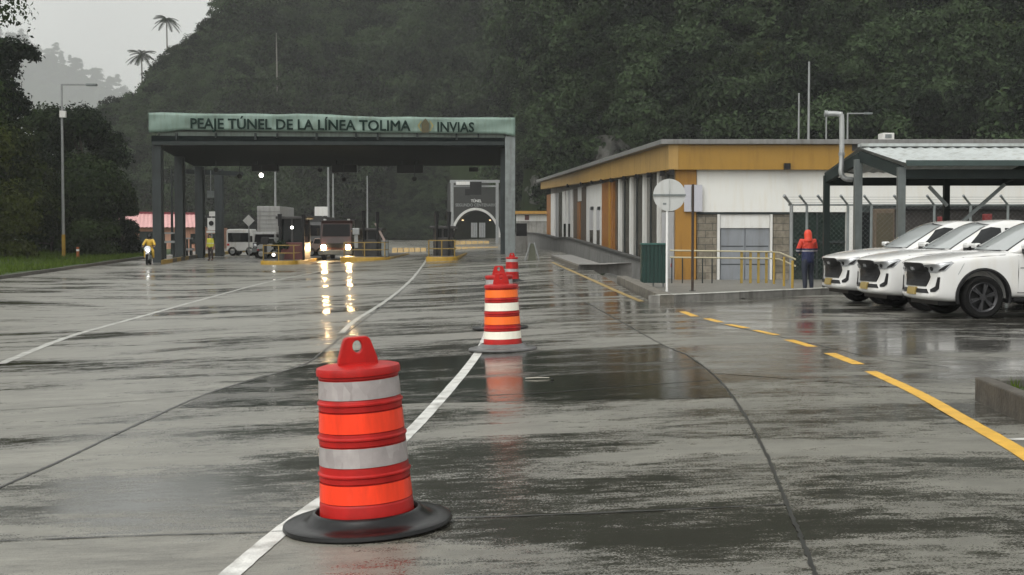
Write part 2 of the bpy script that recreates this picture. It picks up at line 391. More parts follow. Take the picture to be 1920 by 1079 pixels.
strip('expansion_joint', [(1310,600),(1500,640),(1640,672),(1780,690)], .02, M_JOINT, ragged=.4)

def bay(left, right, m_, lift=.0025, n=24):
    """one pour of concrete between two edges, given in photo points and laid on the road"""
    Lp, Rp = cr([G(*p) for p in left], 8), cr([G(*p) for p in right], 8); mb = MB(); rows = []
    def pick(P, q):
        f = q * (len(P) - 1); i = min(int(f), len(P) - 2); return P[i].lerp(P[i+1], f - i)
    for j in range(25):
        a, b = pick(Lp, j/24), pick(Rp, j/24); rows.append([a.lerp(b, i/n) for i in range(n + 1)])
    for r_ in rows:
        for p in r_: p.z = gz_road(p.x, p.y) + lift
    for r0, r1 in zip(rows, rows[1:]):
        for i in range(n): mb.quad(r0[i], r0[i+1], r1[i+1], r1[i])
    return mb.build('concrete_bay', m_, road, smooth=True)
bay([(602,681),(650,625),(700,588),(745,553),(775,522)], [(1240,646),(1150,596),(1070,551),(1035,530),(1020,518)], M_BAY_L)
bay([(330,766),(450,718),(560,689),(602,682)], [(1372,746),(1335,703),(1290,668),(1241,647)], M_BAY_D)
bay([(1330,700),(1290,662),(1250,640),(1215,600),(1220,575)], [(2050,760),(2050,700),(2050,640),(2050,600),(2050,575)], M_BAY_L)
# ------------------------------------------------------------------ kerbs of the walkway
def wall_strip(name, pts, w, h, mat_, parent=None, dz=-.15, kind=True):
    mb = MB(); P = [Vector(p) for p in pts]
    L = []
    for i, p in enumerate(P):
        d = (P[min(i+1, len(P)-1)] - P[max(i-1, 0)]); d.z = 0; d.normalize(); s = Vector((-d.y, d.x, 0)) * w
        L.append((p, p + s))
    for (a, b), (c, d) in zip(L, L[1:]):
        u = Vector((0, 0, h)); lo = Vector((0, 0, dz))
        mb.add([a+lo, c+lo, c+u, a+u, b+lo, d+lo, d+u, b+u], [(0,1,2,3),(3,2,6,7),(5,4,7,6)])
    (a, b), (c, d) = L[0], L[-1]; u = Vector((0, 0, h)); lo = Vector((0, 0, dz))
    mb.add([a+lo, a+u, b+u, b+lo], [(0,1,2,3)]); mb.add([c+lo, d+lo, d+u, c+u], [(0,1,2,3)])
    o = mb.build(name, mat_, parent, bevel=.015)
    return struct(o) if kind else o
def gp(x, y, z=None): return Vector((x, y, gz(x, y) if z is None else z))
M_KERB = mat('kerb_stone', (.20, .195, .18), .6, var=.3, scale=3, bump=.6, bscale=12, dirt=.5)
fk = [Vector((x, kerb_y(x) - .15, .117)) for x in frange(3.1, 40, .5)]
wall_strip('kerb', fk, .32, .155, M_KERB)
wall_strip('kerb_edging', [p + Vector((-.0, -.012, .155)) for p in fk], .14, .022, mat('pale_edging', (.40, .40, .37), .5, var=.25, dirt=.4), dz=.001)
wall_strip('kerb', [Vector((3.1, y, .10 + .003*(y-29))) for y in frange(29.05, 41, .6)][::-1], .3, .19, mat('rough_kerb', (.12, .11, .09), .7, var=.5, scale=4, bump=1, bscale=8, dirt=.4))
# island with kerb at the right edge of the picture
A = G(1828, 752); B = G(1925, 797); d_ = (B - A).normalized()
isl = [A, A + d_ * 1.2, A + d_ * 2.4, A + d_ * 4.2]
wall_strip('island_kerb', [p for p in isl][::-1], -.13, .21, mat('dark_kerb', (.07, .062, .05), .6, var=.4, scale=5, bump=.7, bscale=18, dirt=.3))
q = A + Vector((.0, .0, 0)); 
wall_strip('island_kerb', [A + Vector((.13, .0, 0)), A + Vector((3, .9, 0)), A + Vector((8, 2.2, 0))], -.13, .20, M_CONC_D)
mb = MB(); C_ = Vector((0, 0, .13))
mb.add([A + Vector((.15, -.05, 0)) + C_, A + d_*4.2 + Vector((.15, 0, 0)) + C_, A + d_*4.2 + Vector((9, 0, 0)) + C_, A + Vector((8, 2.0, 0)) + C_], [(0,1,2,3)])
struct(mb.build('island_ground', M_GRASS))
gv = []; gf = []
for _ in range(2600):
    s_ = rng.random() * 4; t_ = rng.random() ** 1.4 * 5; p = A + d_ * s_ + Vector((.2 + t_, .25 * t_ * (1 - s_ / 4), .12)); h = .03 + .09 * rng.random(); a = rng.random() * 6.28; w = .008
    b = len(gv); dx, dy = math.cos(a) * w, math.sin(a) * w; lx, ly = rng.normal(0, .03, 2)
    gv += [(p.x-dx, p.y-dy, p.z), (p.x+dx, p.y+dy, p.z), (p.x+lx, p.y+ly, p.z+h)]; gf.append((b, b+1, b+2))
tag(mesh_np('grass', gv, gf, foliage('grass_blades', (.030, .052, .010), (.085, .13, .018))), 'low grass on the kerbed island at the right edge of the road', 'grass', kind='stuff')

# ------------------------------------------------------------------ hillside and forest
def lerp_tab(T, u):
    if u <= T[0][0]: return T[0][1]
    for (a, b), (c, d) in zip(T, T[1:]):
        if u <= c: return b + (d - b) * (u - a) / (c - a)
    return T[-1][1]
FOOT = [(-900, 230), (100, 225), (200, 236), (700, 248), (830, 240), (950, 238), (1000, 165), (1060, 135), (1150, 124), (1300, 118), (1600, 112), (1920, 106), (2900, 100)]
RIDGE = [(-900, 420), (120, 420), (175, 300), (190, 238), (235, 238), (280, 232), (303, 200), (345, 168), (400, 124), (430, 118), (600, 0), (800, -190), (1000, -400), (1300, -700), (2000, -850), (3000, -900)]
SL = .72
def hill_z(x, y):
    u = CX + F_PX * x / max(y, 1); D = y; df = lerp_tab(FOOT, u); e = max((HORIZON - lerp_tab(RIDGE, u)) / F_PX, .002)
    Dr = df / max(1 - e / SL, .3); zr = e * Dr; base = gz(min(max(x, -60), 30), min(y, 260)) - .15
    t = D - df
    n = 3.0 * math.sin(x * .11 + 1.3 * math.sin(y * .05)) + 2.2 * math.sin(y * .13 + x * .06) + 1.3 * math.sin(x * .31 + y * .22)
    if t <= 0: return base - .4
    z = base + SL * t + n * min(t / 25, 1)
    cap = zr + n * .5 - .02 * max(D - Dr, 0)
    return min(z, cap) if D < Dr + 30 else cap
us = frange(-900, 2900, 24); V = []; Fc = []
fr = [0, .01, .03, .06, .1, .15, .2, .26, .32, .38, .45, .52, .6, .68, .76, .84, .92, 1.0, 1.1, 1.25, 1.5, 2.0]
for u in us:
    df = lerp_tab(FOOT, u) - 4
    e = max((HORIZON - lerp_tab(RIDGE, u)) / F_PX, .002); Dr = df / max(1 - e / SL, .3) + 10
    for f_ in fr:
        D = df + (Dr - df) * f_; x = (u - CX) / F_PX * D; V.append((x, D, hill_z(x, D)))
m_ = len(fr)
for i in range(len(us) - 1):
    for j in range(m_ - 1): Fc.append((i*m_+j, (i+1)*m_+j, (i+1)*m_+j+1, i*m_+j+1))
struct(mesh_np('hillside', V, Fc, M_SOIL, smooth=True))
FAR = [(-500, 20), (0, 70), (40, 82), (75, 98), (110, 108), (150, 128), (190, 150), (225, 172), (260, 205), (330, 290), (420, 420)]
V = []; Fc = []; us2 = frange(-500, 420, 10); DF = 3000
for u in us2:
    for k, f_ in enumerate((0, .25, .5, .75, .9, 1.0)):
        D = DF - 350 * (1 - f_); z = (HORIZON - lerp_tab(FAR, u) - 6 + 3 * math.sin(u * .21) + 2 * math.sin(u * .57)) / F_PX * DF * f_
        V.append(((u - CX) / F_PX * D, D, z))
for i in range(len(us2) - 1):
    for j in range(5): Fc.append((i*6+j, (i+1)*6+j, (i+1)*6+j+1, i*6+j+1))
struct(mesh_np('far_hill', V, Fc, M_SOIL, smooth=True))

def cards(centres, radii, n, size, seed, squash=.8, jag=.35, up=.25):
    """leaf clumps spread through lobes: small bent quads facing outward"""
    g = np.random.default_rng(seed); C = np.asarray(centres, float); Rr = np.asarray(radii, float)
    w = Rr ** 2; idx = g.choice(len(C), n, p=w / w.sum())
    d = g.normal(size=(n, 3)); d /= np.linalg.norm(d, axis=1)[:, None]
    low = d[:, 2] < -.35; d[low, 2] *= -.6
    r = Rr[idx] * (1 - jag * g.random(n) ** 1.6 + .14 * g.normal(size=n))
    P = C[idx] + d * r[:, None] * np.array([1, 1, squash])
    nr = d + g.normal(size=(n, 3)) * .55 + np.array([0, 0, up]); nr /= np.linalg.norm(nr, axis=1)[:, None]
    t = g.normal(size=(n, 3)); t -= (t * nr).sum(1)[:, None] * nr; t /= np.linalg.norm(t, axis=1)[:, None]
    b = np.cross(nr, t); s = size * (.55 + .9 * g.random(n))[:, None]
    q = np.stack([P - t*s, P - b*s*.55 + nr*s*.12, P + t*s - nr*s*.18, P + b*s*.55 + nr*s*.12], 1)
    return q.reshape(-1, 3), np.arange(n * 4).reshape(-1, 4)
def lobes(g, n, R_, h0, h1, spread):
    c = []; r = []
    for i in range(n):
        a = g.random() * 6.283; k = spread * math.sqrt(g.random()); z = h0 + (h1 - h0) * g.random()
        c.append((k * math.cos(a), k * math.sin(a), z)); r.append(R_ * (.6 + .6 * g.random()))
    return c, r
FOL_HILL = foliage('forest_leaf', (.002, .005, .003), (.044, .068, .031), .12)
FOL_LIGHT = foliage('light_leaf', (.018, .030, .006), (.060, .080, .015), .2)
FOL_DARK = foliage('dark_leaf', (.005, .011, .006), (.032, .050, .016), .15)
FOL_BANK = foliage('bank_leaf', (.012, .020, .005), (.052, .066, .012), .15)
M_BARK = mat('bark', (.05, .042, .032), .85, var=.4, scale=6, bump=.8, bscale=14)
M_PALE_BARK = mat('pale_bark', (.22, .21, .19), .8, var=.2, scale=6)

# ---- forest: one uncountable mass, instanced on points by geometry nodes
variants = bpy.data.collections.new('forest_trees')
for k in range(7):
    g = np.random.default_rng(100 + k)
    if k < 5: c, r = lobes(g, 7 + k, 1.45, 3.2, 6.2, 2.0); v, f = cards(c, r, 2400, .18, 200 + k)
    elif k == 5: c, r = lobes(g, 9, 1.1, 2.5, 9.0, 1.1); v, f = cards(c, r, 2300, .16, 210)
    else: c, r = lobes(g, 7, 1.3, .6, 2.2, 2.0); v, f = cards(c, r, 1900, .17, 220)
    me = bpy.data.meshes.new('forest_tree')
    tv = []; 
    me.from_pydata([tuple(x) for x in v], [], [tuple(x) for x in f]); me.materials.append(FOL_HILL)
    variants.objects.link(bpy.data.objects.new('forest_tree', me))
def scatter(name, label, pts, scl, seed):
    me = bpy.data.meshes.new(name); me.from_pydata(pts, [], [])
    a = me.attributes.new('scl', 'FLOAT', 'POINT'); a.data.foreach_set('value', scl)
    g = np.random.default_rng(seed); rz = np.zeros((len(pts), 3), np.float32); rz[:, 2] = g.random(len(pts)) * 6.28
    b = me.attributes.new('rot', 'FLOAT_VECTOR', 'POINT'); b.data.foreach_set('vector', rz.ravel())
    o = bpy.data.objects.new(name, me); col.objects.link(o)
    ng = bpy.data.node_groups.new(name, 'GeometryNodeTree')
    ng.interface.new_socket('Geometry', in_out='INPUT', socket_type='NodeSocketGeometry')
    ng.interface.new_socket('Geometry', in_out='OUTPUT', socket_type='NodeSocketGeometry')
    gi = ng.nodes.new('NodeGroupInput'); gou = ng.nodes.new('NodeGroupOutput')
    iop = ng.nodes.new('GeometryNodeInstanceOnPoints'); ci = ng.nodes.new('GeometryNodeCollectionInfo')
    ci.inputs['Collection'].default_value = variants; ci.inputs['Separate Children'].default_value = True; ci.inputs['Reset Children'].default_value = True
    iop.inputs['Pick Instance'].default_value = True
    na = ng.nodes.new('GeometryNodeInputNamedAttribute'); na.data_type = 'FLOAT'; na.inputs['Name'].default_value = 'scl'
    nr = ng.nodes.new('GeometryNodeInputNamedAttribute'); nr.data_type = 'FLOAT_VECTOR'; nr.inputs['Name'].default_value = 'rot'
    e2r = ng.nodes.new('FunctionNodeEulerToRotation')
    L = ng.links
    L.new(gi.outputs[0], iop.inputs['Points']); L.new(ci.outputs[0], iop.inputs['Instance'])
    L.new(nr.outputs[0], e2r.inputs[0]); L.new(e2r.outputs[0], iop.inputs['Rotation']); L.new(na.outputs[0], iop.inputs['Scale'])
    L.new(iop.outputs[0], gou.inputs[0])
    md = o.modifiers.new('scatter', 'NODES'); md.node_group = ng
    return tag(o, label, 'forest', kind='stuff')
pts = []; scl = []
tries = 0
while len(pts) < 6800 and tries < 110000:
    tries += 1
    u = rng.uniform(-500, 2950) if tries % 6 else rng.uniform(935, 1080); df = lerp_tab(FOOT, u); e = max((HORIZON - lerp_tab(RIDGE, u)) / F_PX, .002); Dr = df / max(1 - e / SL, .3)
    D = df + (min(Dr, df * 2.0) - df + 10) * rng.random() ** .9 - 1
    if rng.random() > (D / 330 if D > 190 else .55): continue
    x = (u - CX) / F_PX * D; z = hill_z(x, D)
    if 815 < u < 960 and D < 262: continue
    pv = HORIZON - (z - CAM_Z) / D * F_PX
    if 1084 < u < 1194 and 262 < pv < 470: continue
    if 974 < u < 1032 and 322 < pv < 520: continue
    if u < 150 or pv < -170: continue
    pts.append((x, D, z - .8)); s = .80 + 1.3 * rng.random() ** 2.0
    if u < 440: s = min(s, 1.25)
    if D < 190 and u > 1000: s = min(s, 1.7) * .9
    scl.append(.38 if 700 < u < 815 and D < 264 else s * (1.0 if D > 200 else .85))
for _ in range(900):
    u = rng.uniform(690, 830); D = rng.uniform(238, 268); x = (u - CX) / F_PX * D; pts.append((x, D, hill_z(x, D) - .5)); scl.append(.22 + .3 * rng.random())
scatter('hillside_forest', 'dense dark misty forest covering the steep hillside behind the toll plaza', pts, scl, 5)
pts = []; scl = []
for i in range(420):
    u = rng.uniform(-100, 330); zr = (HORIZON - lerp_tab(FAR, u)) / F_PX * DF
    f_ = 1.0 if rng.random() < .4 else .75 + .25 * rng.random()
    D = DF - 350 * (1 - f_); pts.append(((u - CX) / F_PX * D, D, zr * f_ - 15)); scl.append(2.2 + 3.6 * rng.random() ** 2.5)
scatter('distant_forest', 'faint pale trees along the crest of the far misty hill', pts, scl, 6)

# ---- single trees
def limb_mb(g, H, r0, c, r):
    mb = MB(); top = Vector((g.normal(0, .2), g.normal(0, .2), H * .62))
    mb.tube([(0, 0, -.6), (top.x * .3, top.y * .3, H * .25), tuple(top)], [r0, r0 * .75, r0 * .45], 8)
    for (cx, cy, cz) in c[:7]:
        s = Vector((top.x * .5, top.y * .5, H * (.3 + .25 * g.random())))
        q = Vector((cx, cy, cz)); mb.tube([tuple(s), tuple((s + q) / 2 + Vector((0, 0, .25))), tuple(q)], [r0 * .4, r0 * .28, r0 * .1], 6)
    return mb
def tree(name, loc, H, W, n, size, fol, label, cat, seed, group=None, low=.3, nl=11, trunk=True, squash=.85):
    g = np.random.default_rng(seed); t = thing(name, label, cat, loc, group)
    c, r = lobes(g, nl, W * .32, H * low, H * .86, W * .40)
    c.append((0, 0, H * .82)); r.append(W * .28)
    v, f = cards(c, r, n, size, seed + 1, squash)
    cr_ = mesh_np('crown', v, f, fol, t)
    if trunk: limb_mb(g, H, .05 * H * .55 + .06, c, r).build('trunk', M_BARK, t, smooth=True, world=False)
    return t
def Lg(px, D, dz=0):
    x = (px - CX) / F_PX * D; ex = edge_x(D); return (x, D, gz(ex, D) + .1 + .07 * max(ex - x - 3, 0) + dz)
def top_h(py, D, z0): return at(0, py, D).z - z0
LT = [ # px, D, top py, width px, fol, label
 (-130, 74, -150, 300, FOL_DARK, 'tall dark tree leaning into the top left corner of the photo'),
 (8, 90, 20, 120, FOL_DARK, 'very tall dark tree at the left edge, highest of the roadside trees'),
 (70, 98, 190, 130, FOL_DARK, 'dark tree directly left of the street lamp, sloping down from the tallest tree'),
 (158, 96, 186, 140, FOL_DARK, 'dark rounded tree directly behind the street lamp'),
 (160, 92, 285, 135, FOL_DARK, 'shorter dark tree low in front of the rounded tree behind the lamp'),
 (20, 88, 235, 165, FOL_BANK, 'olive green tree at the left edge in front of the taller dark trees'),
 (-75, 80, 170, 210, FOL_BANK, 'olive green tree partly outside the left edge'),
]
for i, (px, D, py, w, fol, lab) in enumerate(LT):
    loc = Lg(px, D); H = top_h(py, D, loc[2]); tree('roadside_tree', loc, H, px_w(w, D), 22000, .13, fol, lab, 'tree', 300 + i * 7, 'trees along the left verge', low=.22, nl=13)
BS = [(95, 93, 330, 120, FOL_DARK, 'tall dark bush filling the gap left of the street lamp pole'),
      (225, 98, 335, 60, FOL_DARK, 'narrow dark bush leaning out at the right end of the left tree row'),
      (205, 97, 392, 110, FOL_DARK, 'dark rounded bush at the right end of the left tree row beside the pink building'),
      (232, 96, 415, 62, FOL_DARK, 'small dark bush nearest to the pink building'),
      (95, 91, 405, 120, FOL_DARK, 'dark bush at the foot of the trees left of the street lamp'),
      (5, 80, 395, 120, FOL_BANK, 'olive bush at the foot of the trees at the left edge'),
      (170, 90, 425, 90, FOL_DARK, 'low dark bush just right of the street lamp pole')]
for i, (px, D, py, w, fol, lab) in enumerate(BS):
    loc = Lg(px, D, -.3); H = top_h(py, D, loc[2]); tree('bush', loc, H, px_w(w, D) * .95, 11000, .10, fol, lab, 'bush', 400 + i * 7, 'bushes along the left verge', low=.12, nl=10)
# light green trees that stand out on the slope
HT = [(1775, 128, 30, 120, 'light green tree standing out at the top right of the hillside'),
      (1850, 124, 75, 95, 'light green tree right of the brightest one near the top right corner'),
      (1480, 132, 95, 80, 'yellow green crown above the tall pole behind the building'),
      (1640, 128, 25, 90, 'light green tree near the top edge, left of the brightest hillside tree'),
      (1790, 118, 160, 90, 'light green tree halfway up the slope above the carport roof'),
      (1860, 116, 215, 100, 'light green tree low on the slope at the right above the flat roof'),
      (1495, 126, 158, 60, 'small yellowish tree beside the two thin poles behind the building'),
      (1255, 150, 140, 70, 'pale green tree on the slope above the left end of the building')]
for i, (px, D, py, w, lab) in enumerate(HT):
    x = (px - CX) / F_PX * D; ztop = at(px, py, D).z
    y = D
    while hill_z((px - CX) / F_PX * y, y) < at(px, py, y).z - 5 and y < 330: y += .5
    loc = ((px - CX) / F_PX * y, y, hill_z((px - CX) / F_PX * y, y) - .3); H = at(px, py, y).z - loc[2] + 1.5
    tree('hillside_tree', loc, H, px_w(w, y), 8000, .12, FOL_LIGHT if i in (0, 1, 3, 4) else FOL_BANK, lab, 'tree', 500 + i * 5, 'single trees on the hillside', low=.35, nl=9)
# ---- palms
def palm(px, py_base, py_top, D, label, seed, fr_len, trunk_r=.2, nf=24):
    b = at(px, py_base, D); tp = at(px, py_top, D); g = np.random.default_rng(seed); H = tp.z - b.z + 6
    t = thing('palm_tree', label, 'palm', (b.x, D, b.z - 6), 'wax palms on the ridge')
    mb = MB(); mb.tube([(0, 0, 0), (.1, 0, H * .5), (0, 0, H)], [trunk_r * 1.2, trunk_r, trunk_r * .8], 8); mb.build('trunk', M_PALE_BARK, t, smooth=True, world=False)
    lf = MB()
    for k in range(nf):
        a = 6.283 * k / nf + g.normal(0, .15); el = g.uniform(-.25, 1.1); d = Vector((math.cos(a), math.sin(a), 0)); P = []
        for s in range(9):
            q = s / 8; P.append(Vector((0, 0, H)) + d * fr_len * q * math.cos(el * (1 - q * .6)) + Vector((0, 0, fr_len * (math.sin(el) * q - .62 * q * q))))
        sd_ = Vector((-d.y, d.x, 0))
        for s in range(8):
            for sg in (-1, 1):
                for h_ in (0, .33, .66):
                    p = P[s].lerp(P[s+1], h_); q = P[s].lerp(P[s+1], h_ + .33); L_ = fr_len * .26 * math.sin(.35 + 2.5 * (s + h_) / 8)
                    tip = p + sd_ * sg * L_ * .8 + (P[s+1] - P[s]).normalized() * L_ * .5 - Vector((0, 0, L_ * .35))
                    lf.add([p, q, tip], [(0, 1, 2)])
    lf.build('crown', FOL_DARK, t, world=False)
    return t
palm(266, 175, 104, 330, 'lower wax palm on the skyline left of the hill, standing free against the sky', 1, 3.7)
palm(313, 120, 38, 345, 'higher wax palm on the skyline at the shoulder of the hill', 2, 3.6)
palm(519, 205, 62, 262, 'tall thin pale palm trunk rising among the forest above the toll sign', 3, 2.2, .13, 13)

# ---- bare rock in the slope
def slope_D(px, py):
    D = lerp_tab(FOOT, px) - 6
    while hill_z((px - CX) / F_PX * D, D) < at(px, py, D).z and D < 340: D += .25
    return D
def rock(px0, py0, px1, py1, label, seed):
    g = np.random.default_rng(seed); V = []; n = 22; F_ = []; c = at((px0+px1)/2, py1, slope_D((px0+px1)/2, py1))
    for j in range(n):
        for i in range(n):
            a, b = i/(n-1)*2-1, j/(n-1)*2-1; k = 1 - max(0, (a*a + b*b - .5)) * .45; wv = 6 * math.sin(j*.9 + seed)
            px = (px0+px1)/2 + (px1-px0)/2*a*k + wv*.5; py = (py0+py1)/2 - (py1-py0)/2*b*k
            y = slope_D(px, py) - 3.0 + 2.6 * (a*a + b*b) ** 1.5 + .8 * math.sin(i*1.3 + j*.5) + g.normal(0, .35); V.append(tuple(at(px, py, y) - c))
    for j in range(n-1):
        for i in range(n-1): F_.append((j*n+i, j*n+i+1, (j+1)*n+i+1, (j+1)*n+i))
    o = mesh_np('rock_face', V, F_, mat('bare_rock', (.050, .050, .045), .85, var=.75, scale=.5, bump=1, bscale=2.0, stretch=(2.5, 1, .4), dirt=.6, spec=.15)); o.location = c
    return tag(o, label, 'rock', 'bare rock in the hillside')
rock(1072, 238, 1204, 372, 'large grey bare rock face above the far end of the roof', 1)
rock(980, 320, 1026, 392, 'smaller pale rock face between the toll column and the building', 2)
# ------------------------------------------------------------------ traffic drums
M_DRUM = mat('drum_red', (.38, .009, .007), .42, spec=.3, var=.16, scale=8, bump=.05, bscale=40, dirt=.45)
M_SHEET_O = mat('sheeting_orange', (.88, .045, .008), .30, var=.10, scale=9, stretch=(3, 3, .6), dirt=.3)
M_RUBBER = mat('rubber', (.0045, .0045, .005), .30, spec=.35, var=.35, scale=7, bump=.06, bscale=30)
def white_sheeting():
    m = mat('sheeting_white', (.33, .305, .30), .28, var=.12, scale=11, spec=.6)
    nt = m.node_tree; p = nt.nodes['Principled BSDF']      # crumpled foil facets around the drum
    t = nt.nodes.new('ShaderNodeTexCoord'); mp = nt.nodes.new('ShaderNodeMapping'); mp.inputs['Scale'].default_value = (9, 9, 3.5)
    vo = nt.nodes.new('ShaderNodeTexVoronoi'); vo.inputs['Scale'].default_value = 2.2; nt.links.new(t.outputs['Object'], mp.inputs[0]); nt.links.new(mp.outputs[0], vo.inputs['Vector'])
    mx = nt.nodes.new('ShaderNodeMixRGB'); mx.blend_type = 'MULTIPLY'; mx.inputs[0].default_value = 1
    r = nt.nodes.new('ShaderNodeValToRGB'); r.color_ramp.elements[0].color = (.84, .81, .81, 1); r.color_ramp.elements[1].color = (1.18, 1.17, 1.16, 1)
    nt.links.new(vo.outputs['Color'], r.inputs[0]); src = p.inputs['Base Color'].links[0].from_socket
    nt.links.new(src, mx.inputs[1]); nt.links.new(r.outputs[0], mx.inputs[2]); nt.links.new(mx.outputs[0], p.inputs['Base Color'])
    return m
M_SHEET_W = white_sheeting(); M_SHEET_W2 = mat('sheeting_white_glow', (.86, .82, .70), .3, var=.06, scale=9, stretch=(3, 3, .6))  # bright white has the retroreflected glow put into its colour
M_SHEET_O2 = mat('sheeting_orange_glow', (.95, .16, .015), .3, var=.10, scale=9, stretch=(3, 3, .6))  # lighter orange, retroreflected glow put into the colour
M_RUBBER_W = mat('wet_rubber', (.10, .10, .10), .3, var=.3, scale=7)
def drum(label, loc, order, tilt, sheets, rubber, rz=0.0):
    t = thing('traffic_drum', label, 'traffic drum', (0, 0, 0), 'traffic drums along the white line')
    mb = MB(); mb.lathe([(.458, .0), (.468, .012), (.464, .030), (.452, .036), (.40, .036), (.365, .040), (.335, .052), (.310, .078), (.297, .090), (.284, .090), (.270, .055), (.268, .0)], 72)
    mb.build('base_ring', rubber, t, smooth=50)
    # body profile from bottom to lid, four recessed bands between ribs
    bands = [(.155, .262), (.352, .462), (.535, .648), (.715, .822)]
    def rad(z): return .262 - .043 * (z - .05) / .8
    pr = [(rad(.03), .03), (rad(.06), .06), (rad(.14), .14)]
    for a, b in bands:
        pr += [(rad(a) - .002, a - .004), (rad(a) - .006, a), (rad(b) - .006, b), (rad(b) - .001, b + .006)]
        m_ = (b + .045)
        if b < .8: pr += [(rad(m_) + .001, m_ - .012), (rad(m_) + .008, m_ - .006), (rad(m_) + .008, m_ + .002), (rad(m_) - .002, m_ + .01)]
    pr += [(.219, .838), (.230, .843), (.231, .868), (.226, .882), (.20, .889), (.06, .896), (0, .897)]
    MB().lathe(pr, 72).build('body', M_DRUM, t, smooth=38)
    for i, (a, b) in enumerate(bands):
        k = (i + order) % 2; m_ = sheets[k]; mbb = MB(); zz = [a + .003, (a*3+b)/4, (a+b)/2, (a+3*b)/4, b - .003]
        g = np.random.default_rng(i * 3 + order); n = 72
        vs = []; fs = []
        for z in zz:
            for q in range(n):
                r_ = rad(z) - .0005 + (.0010 * g.normal() if k == 1 else .0004 * g.normal()); th = 6.28318 * q / n; vs.append((r_*math.cos(th), r_*math.sin(th), z))
        for j in range(len(zz)-1):
            for q in range(n): fs.append((j*n+q, j*n+(q+1) % n, (j+1)*n+(q+1) % n, (j+1)*n+q))
        mbb.add(vs, fs).build('reflective_band', m_, t, smooth=180)
    # handle: a trapezoid loop with a hole
    mb = MB(); n = 28; out = []; inn = []
    poly = [(-.118, .0), (.118, .0), (.113, .02), (.074, .140), (.063, .155), (-.063, .155), (-.074, .140), (-.113, .02)]
    for k in range(n):
        th = 6.28318 * k / n; dx, dz = math.cos(th), math.sin(th); c = (0, .088); best = 9
        for (x1, z1), (x2, z2) in zip(poly, poly[1:] + poly[:1]):
            ex, ez = x2-x1, z2-z1; den = dx*ez - dz*ex
            if abs(den) > 1e-9:
                s_ = ((x1-c[0])*ez - (z1-c[1])*ex) / den; u_ = ((x1-c[0])*dz - (z1-c[1])*dx) / den
                if s_ > 0 and -1e-6 <= u_ <= 1 + 1e-6: best = min(best, s_)
        out.append((c[0]+dx*best, c[1]+dz*best)); inn.append((c[0]+dx*.026, c[1]+.014+dz*.034))
    vs = []
    for y in (-.03, .03):
        vs += [(x, y, .888+z) for x, z in out] + [(x, y, .888+z) for x, z in inn]
    fs = []
    for k in range(n):
        j = (k+1) % n
        fs += [(k, j, n+j, n+k), (2*n+k, 3*n+k, 3*n+j, 2*n+j), (k, 2*n+k, 2*n+j, j), (n+k, n+j, 3*n+j, 3*n+k)]
    mb.add(vs, fs); mb.build('handle', M_DRUM, t, smooth=35, bevel=.006)
    t.location = loc; t.rotation_euler = (0, R(tilt), rz)
    return t
# order 0: orange at the bottom then white; order 1: white at the bottom
pN = G(690, 986); drum('large near traffic drum, bands white and orange, closest to the camera', (pN.x, pN.y, pN.z + .008), 0, -3.4, (M_SHEET_O, M_SHEET_W), M_RUBBER, .25)
p2 = G(943, 657); drum('second traffic drum, bright bands with white lowest, on a grey wet rubber base', (p2.x, p2.y, p2.z + .006), 1, -1.6, (M_SHEET_O2, M_SHEET_W2), M_RUBBER_W)
x3 = (938-CX)/F_PX*23; drum('third traffic drum, almost hidden behind the second one', (x3, 23, gz(x3, 23) + .006), 0, -1.5, (M_SHEET_O2, M_SHEET_W), M_RUBBER)
x4 = (960-CX)/F_PX*44; d4 = drum('farthest traffic drum, its top showing right of the second and third', (x4, 44, gz(x4, 44) + .006), 0, 0, (M_DRUM, M_SHEET_W), M_RUBBER); d4.scale = (.86, .86, .86)

# small litter on the road
def litter(px, py, w, h, m_, label, cat, seed):
    g = np.random.default_rng(seed); p = G(px, py); mb = MB(); n = 9; vs = [(0, 0, .02 + h)]
    for k in range(n):
        a = 6.283*k/n; r_ = w * (.6 + .5*g.random()); vs.append((r_*math.cos(a), r_*.8*math.sin(a), .006 + h * g.random()))
    fs = [(0, 1+k, 1+(k+1) % n) for k in range(n)] + [tuple(range(n, 0, -1))]
    o = mb.add(vs, fs).build('paper_scrap' if 'paper' in label else 'dead_leaf', m_); o.location = p; return tag(o, label, cat)
litter(1850, 758, .045, .03, M_WHITEP, 'crumpled white paper scrap below the dark kerb at the right', 'litter', 1)
litter(1035, 713, .02, .012, M_BLACK, 'dark dead leaf on the dark slab right of the second drum', 'leaf', 2)
litter(1890, 615, .05, .02, M_BLACK, 'dark dead leaf on the concrete below the nearest pickup', 'leaf', 3)
tw = MB(); a_ = G(985, 712); b_ = G(1030, 711); up_ = Vector((0, 0, .014)); tw.tube([a_ + up_, (a_+b_)/2 + up_*1.3, b_ + up_], [.006, .008, .005], 6)
tag(tw.build('twig', mat('bare_twig', (.35, .33, .28), .6)), 'thin pale twig lying on the dark slab right of the second drum', 'twig')

# ------------------------------------------------------------------ toll canopy
DT = 80.0
M_SIGN = mat('sign_green', (.155, .225, .192), .55, var=.12, scale=.9, stretch=(1, 1, .4), dirt=.25)
M_SIGNTXT = mat('sign_text', (.004, .016, .012), .7, spec=.1)
M_GUTTER = mat('gutter_grey', (.13, .165, .145), .5, var=.15, scale=1, dirt=.35)
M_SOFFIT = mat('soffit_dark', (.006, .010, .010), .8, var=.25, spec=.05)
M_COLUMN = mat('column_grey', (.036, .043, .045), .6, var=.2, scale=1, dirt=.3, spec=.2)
zb = gz(-10, 80)
tc_root = thing('toll_canopy', 'wide green toll plaza canopy on grey columns spanning the lanes with lettered sign', 'toll canopy', (-10, DT, zb))
